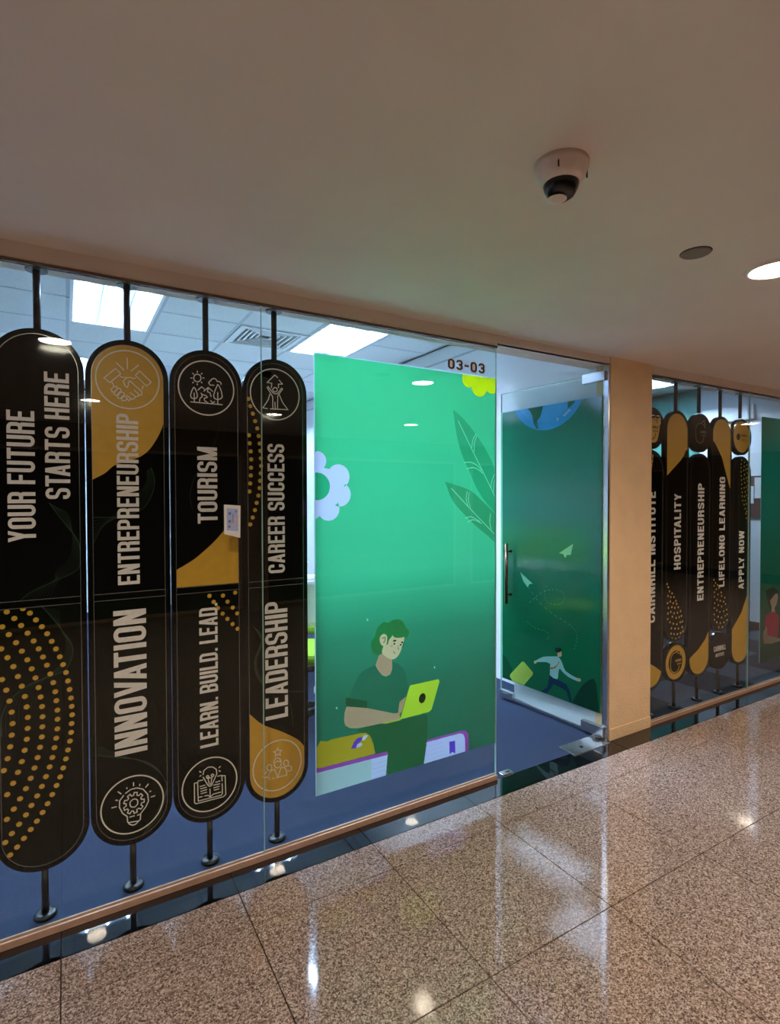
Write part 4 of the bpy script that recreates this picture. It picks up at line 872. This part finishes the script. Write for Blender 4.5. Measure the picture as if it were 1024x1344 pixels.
for k in range(6):
    a = .295 - k * .045; 
    for q in ((-a, a, -a, -a + .016), (-a, a, a - .016, a), (-a, -a + .016, -a + .016, a - .016), (a - .016, a, -a + .016, a - .016)):
        if k == 0:
            q = ((-a, a, -a, -a + .04), (-a, a, a - .04, a), (-a, -a + .04, -a + .04, a - .04), (a - .04, a, -a + .04, a - .04))[((-a, a, -a, -a + .016), (-a, a, a - .016, a), (-a, -a + .016, -a + .016, a - .016), (a - .016, a, -a + .016, a - .016)).index(q)]
        MB_ = MB().box(*q, -.006 + k * .004, .02 + k * .002).build('blade' if k else 'frame', M_WHITE, vt)
MB().box(-.29, .29, -.29, .29, .03, .04).build('duct', M_VENTD, vt)
sp = empty('sprinkler', (-.02 + .37, 3.9, OC)); tag(sp, 'small ceiling sprinkler between the second and third signs', 'sprinkler')
MB().lathe([(.03, -.004), (.034, 0.0)], n=20).lathe([(.008, -.05), (.008, -.004)], n=10).build('body', M_STEEL, sp); MB().lathe([(.022, -.054), (.022, -.05)], n=14).build('deflector', M_STEEL, sp)
# ------------------------------------------------------------------ office furniture glimpsed beside the mural
def table(x, y, label, first=None):
    if first: c = copy_tree(first); c.location = (x, y, 0); tag(c, label); return c
    t = empty('training_table', (x, y, 0)); tag(t, label, 'table', 'white training tables in the office')
    MB().box(-.70, .70, -.30, .30, .725, .75).build('tabletop', M_WHITE, t, bevel=.006)
    for sx in (-.58, .58):
        l = MB().tube([(sx, 0, .06), (sx, 0, .725)], .022, 12).build('leg', M_STEEL, t)
        MB().tube([(sx, -.27, .075), (sx, 0, .095), (sx, .27, .075)], .018, 10).build('foot', M_STEEL, l)
        for sy in (-.27, .27): MB().lathe([(.028, -.012), (.028, .012)], sx, sy, .028, axis='x', n=16).build('caster', M_DARKP, l)
    MB().box(-.58, .58, -.01, .01, .60, .66).build('crossbar', M_STEEL, t)
    return t
def chair(x, y, rz, label, first=None):
    if first: c = copy_tree(first); c.location = (x, y, 0); c.rotation_euler = (0, 0, rz); tag(c, label); return c
    t = empty('swivel_chair', (x, y, 0)); t.rotation_euler = (0, 0, rz); tag(t, label, 'chair', 'lime seated swivel chairs in the office')
    MB().box(-.235, .235, -.22, .22, .45, .53).build('seat', M_LIME, t, bevel=.03)
    b = MB(); n = 8
    for k in range(n):
        a = (k / (n - 1) - .5) * 1.0; x0 = .24 * math.sin(a) / math.sin(.5)
    vs = []; fs = []
    for j, z in enumerate((.60, .64, .78, .90, .94)):
        hw = (.17, .21, .225, .215, .18)[j]
        for side in (0, .022):
            for k in range(n):
                u = k / (n - 1) * 2 - 1; vs.append((u * hw, .20 + side + .05 * (1 - u * u) + .02 * (z - .6), z))
    for j in range(4):
        for k in range(n - 1):
            a = j * 2 * n + k; fs.append((a, a + 1, a + 1 + 2 * n, a + 2 * n)); a += n; fs.append((a + 1, a, a + 2 * n, a + 1 + 2 * n))
        for k in (0, n - 1):
            a = j * 2 * n + k; fs.append((a, a + n, a + 3 * n, a + 2 * n))
    for k in range(n - 1): fs.append((k, k + n, k + 1 + n, k + 1)); a = 8 * n + k; fs.append((a, a + 1, a + 1 + n, a + n))
    b.add(vs, fs, True); b.build('backrest', M_WHITE, t, fixn=True)
    MB().tube([(0, .10, .44), (0, .235, .46), (0, .275, .60), (0, .27, .72)], .018, 10).build('back_support', M_WHITE, t)
    MB().tube([(0, 0, .10), (0, 0, .45)], .026, 14).build('column', M_STEEL, t)
    for s in (-1, 1): MB().tube([(s * .22, .05, .47), (s * .29, .03, .50), (s * .29, .0, .66), (s * .28, -.16, .67)], .014, 8).build('armrest', M_WHITE, t)
    for k in range(5):
        a = k * 2 * PI / 5 + .3; l = MB().tube([(0, 0, .12), (.15 * math.cos(a), .15 * math.sin(a), .105), (.29 * math.cos(a), .29 * math.sin(a), .07)], [.028, .022, .015], 10).build('leg', M_DARKP, t)
        MB().lathe([(.026, -.022), (.03, -.018), (.03, -.006), (.012, -.004), (.012, .004), (.03, .006), (.03, .018), (.026, .022)], .29 * math.cos(a), .29 * math.sin(a), .030, axis='x', n=18).build('caster', M_WHITE, l)
    return t
tb = table(1.75, 2.75, 'white training table glimpsed between the fourth sign and the mural')
table(-.9, 4.2, 'white training table deep behind the signs', tb); table(1.9, 4.4, 'white training table at the back of the office', tb)
wk = empty('workstation', (.72, 2.6, 0)); tag(wk, 'white workstation desk with a lime green screen, mirrored in the glass door', 'desk')
MB().box(-.3, .3, -.9, .9, .725, .75).build('desktop', M_WHITE, wk, bevel=.005)
MB().box(-.34, -.305, -.9, .9, .60, 1.18).build('screen', M_LIME, wk, bevel=.006)
for sy in (-.86, .86): MB().box(-.28, .28, sy - .015, sy + .015, 0, .725).build('side_panel', M_WHITE, wk)
ch = chair(1.52, 1.20, -.5, 'swivel chair with lime seat nearest the glass beside the fourth sign')
chair(1.85, 1.98, 2.6, 'swivel chair with lime seat between the nearest chair and the table', ch)
chair(-.6, 3.2, 0.2, 'swivel chair with lime seat standing behind the first sign', ch)
# ------------------------------------------------------------------ second office
nb = empty('notice_board', (6.9, 1.28, 1.55)); tag(nb, 'brown notice board with pinned white papers on the white side wall', 'notice board')
MB().box(-.02, 0, -.36, .36, -.24, .24).build('board', M_BROWN, nb, bevel=.004)
for y, z, a, b in ((-.29, .10, .05, .12), (-.16, .02, .07, .10), (.02, .08, .06, .1), (.2, -.02, .08, .12)): MB().box(-.026, -.02, y - a, y + a, z - b, z + b).build('paper', M_WHITE, nb)
ds = empty('dispenser', (6.9, 1.06, 1.56)); tag(ds, 'white wall dispenser beside the brown notice board', 'dispenser')
df = empty('door_2', (6.9, 1.40, 0)); tag(df, 'white door leaf set in the side wall of the second office', kind='structure')
MB().box(-.03, 0, -.02, .02, 2.3, 2.7).build('door_frame', M_WHITE, df)
bpy.data.objects.remove(ds)
bpy.data.objects.remove([o for o in df.children][0]); bpy.data.objects.remove(df)
st = MB().box(6.86, 6.9, 1.05, 1.65, 2.45, 2.62).build('window_7', M_OFFW, bevel=.004); tag(st, 'small white recess frame high on the side wall', kind='structure')
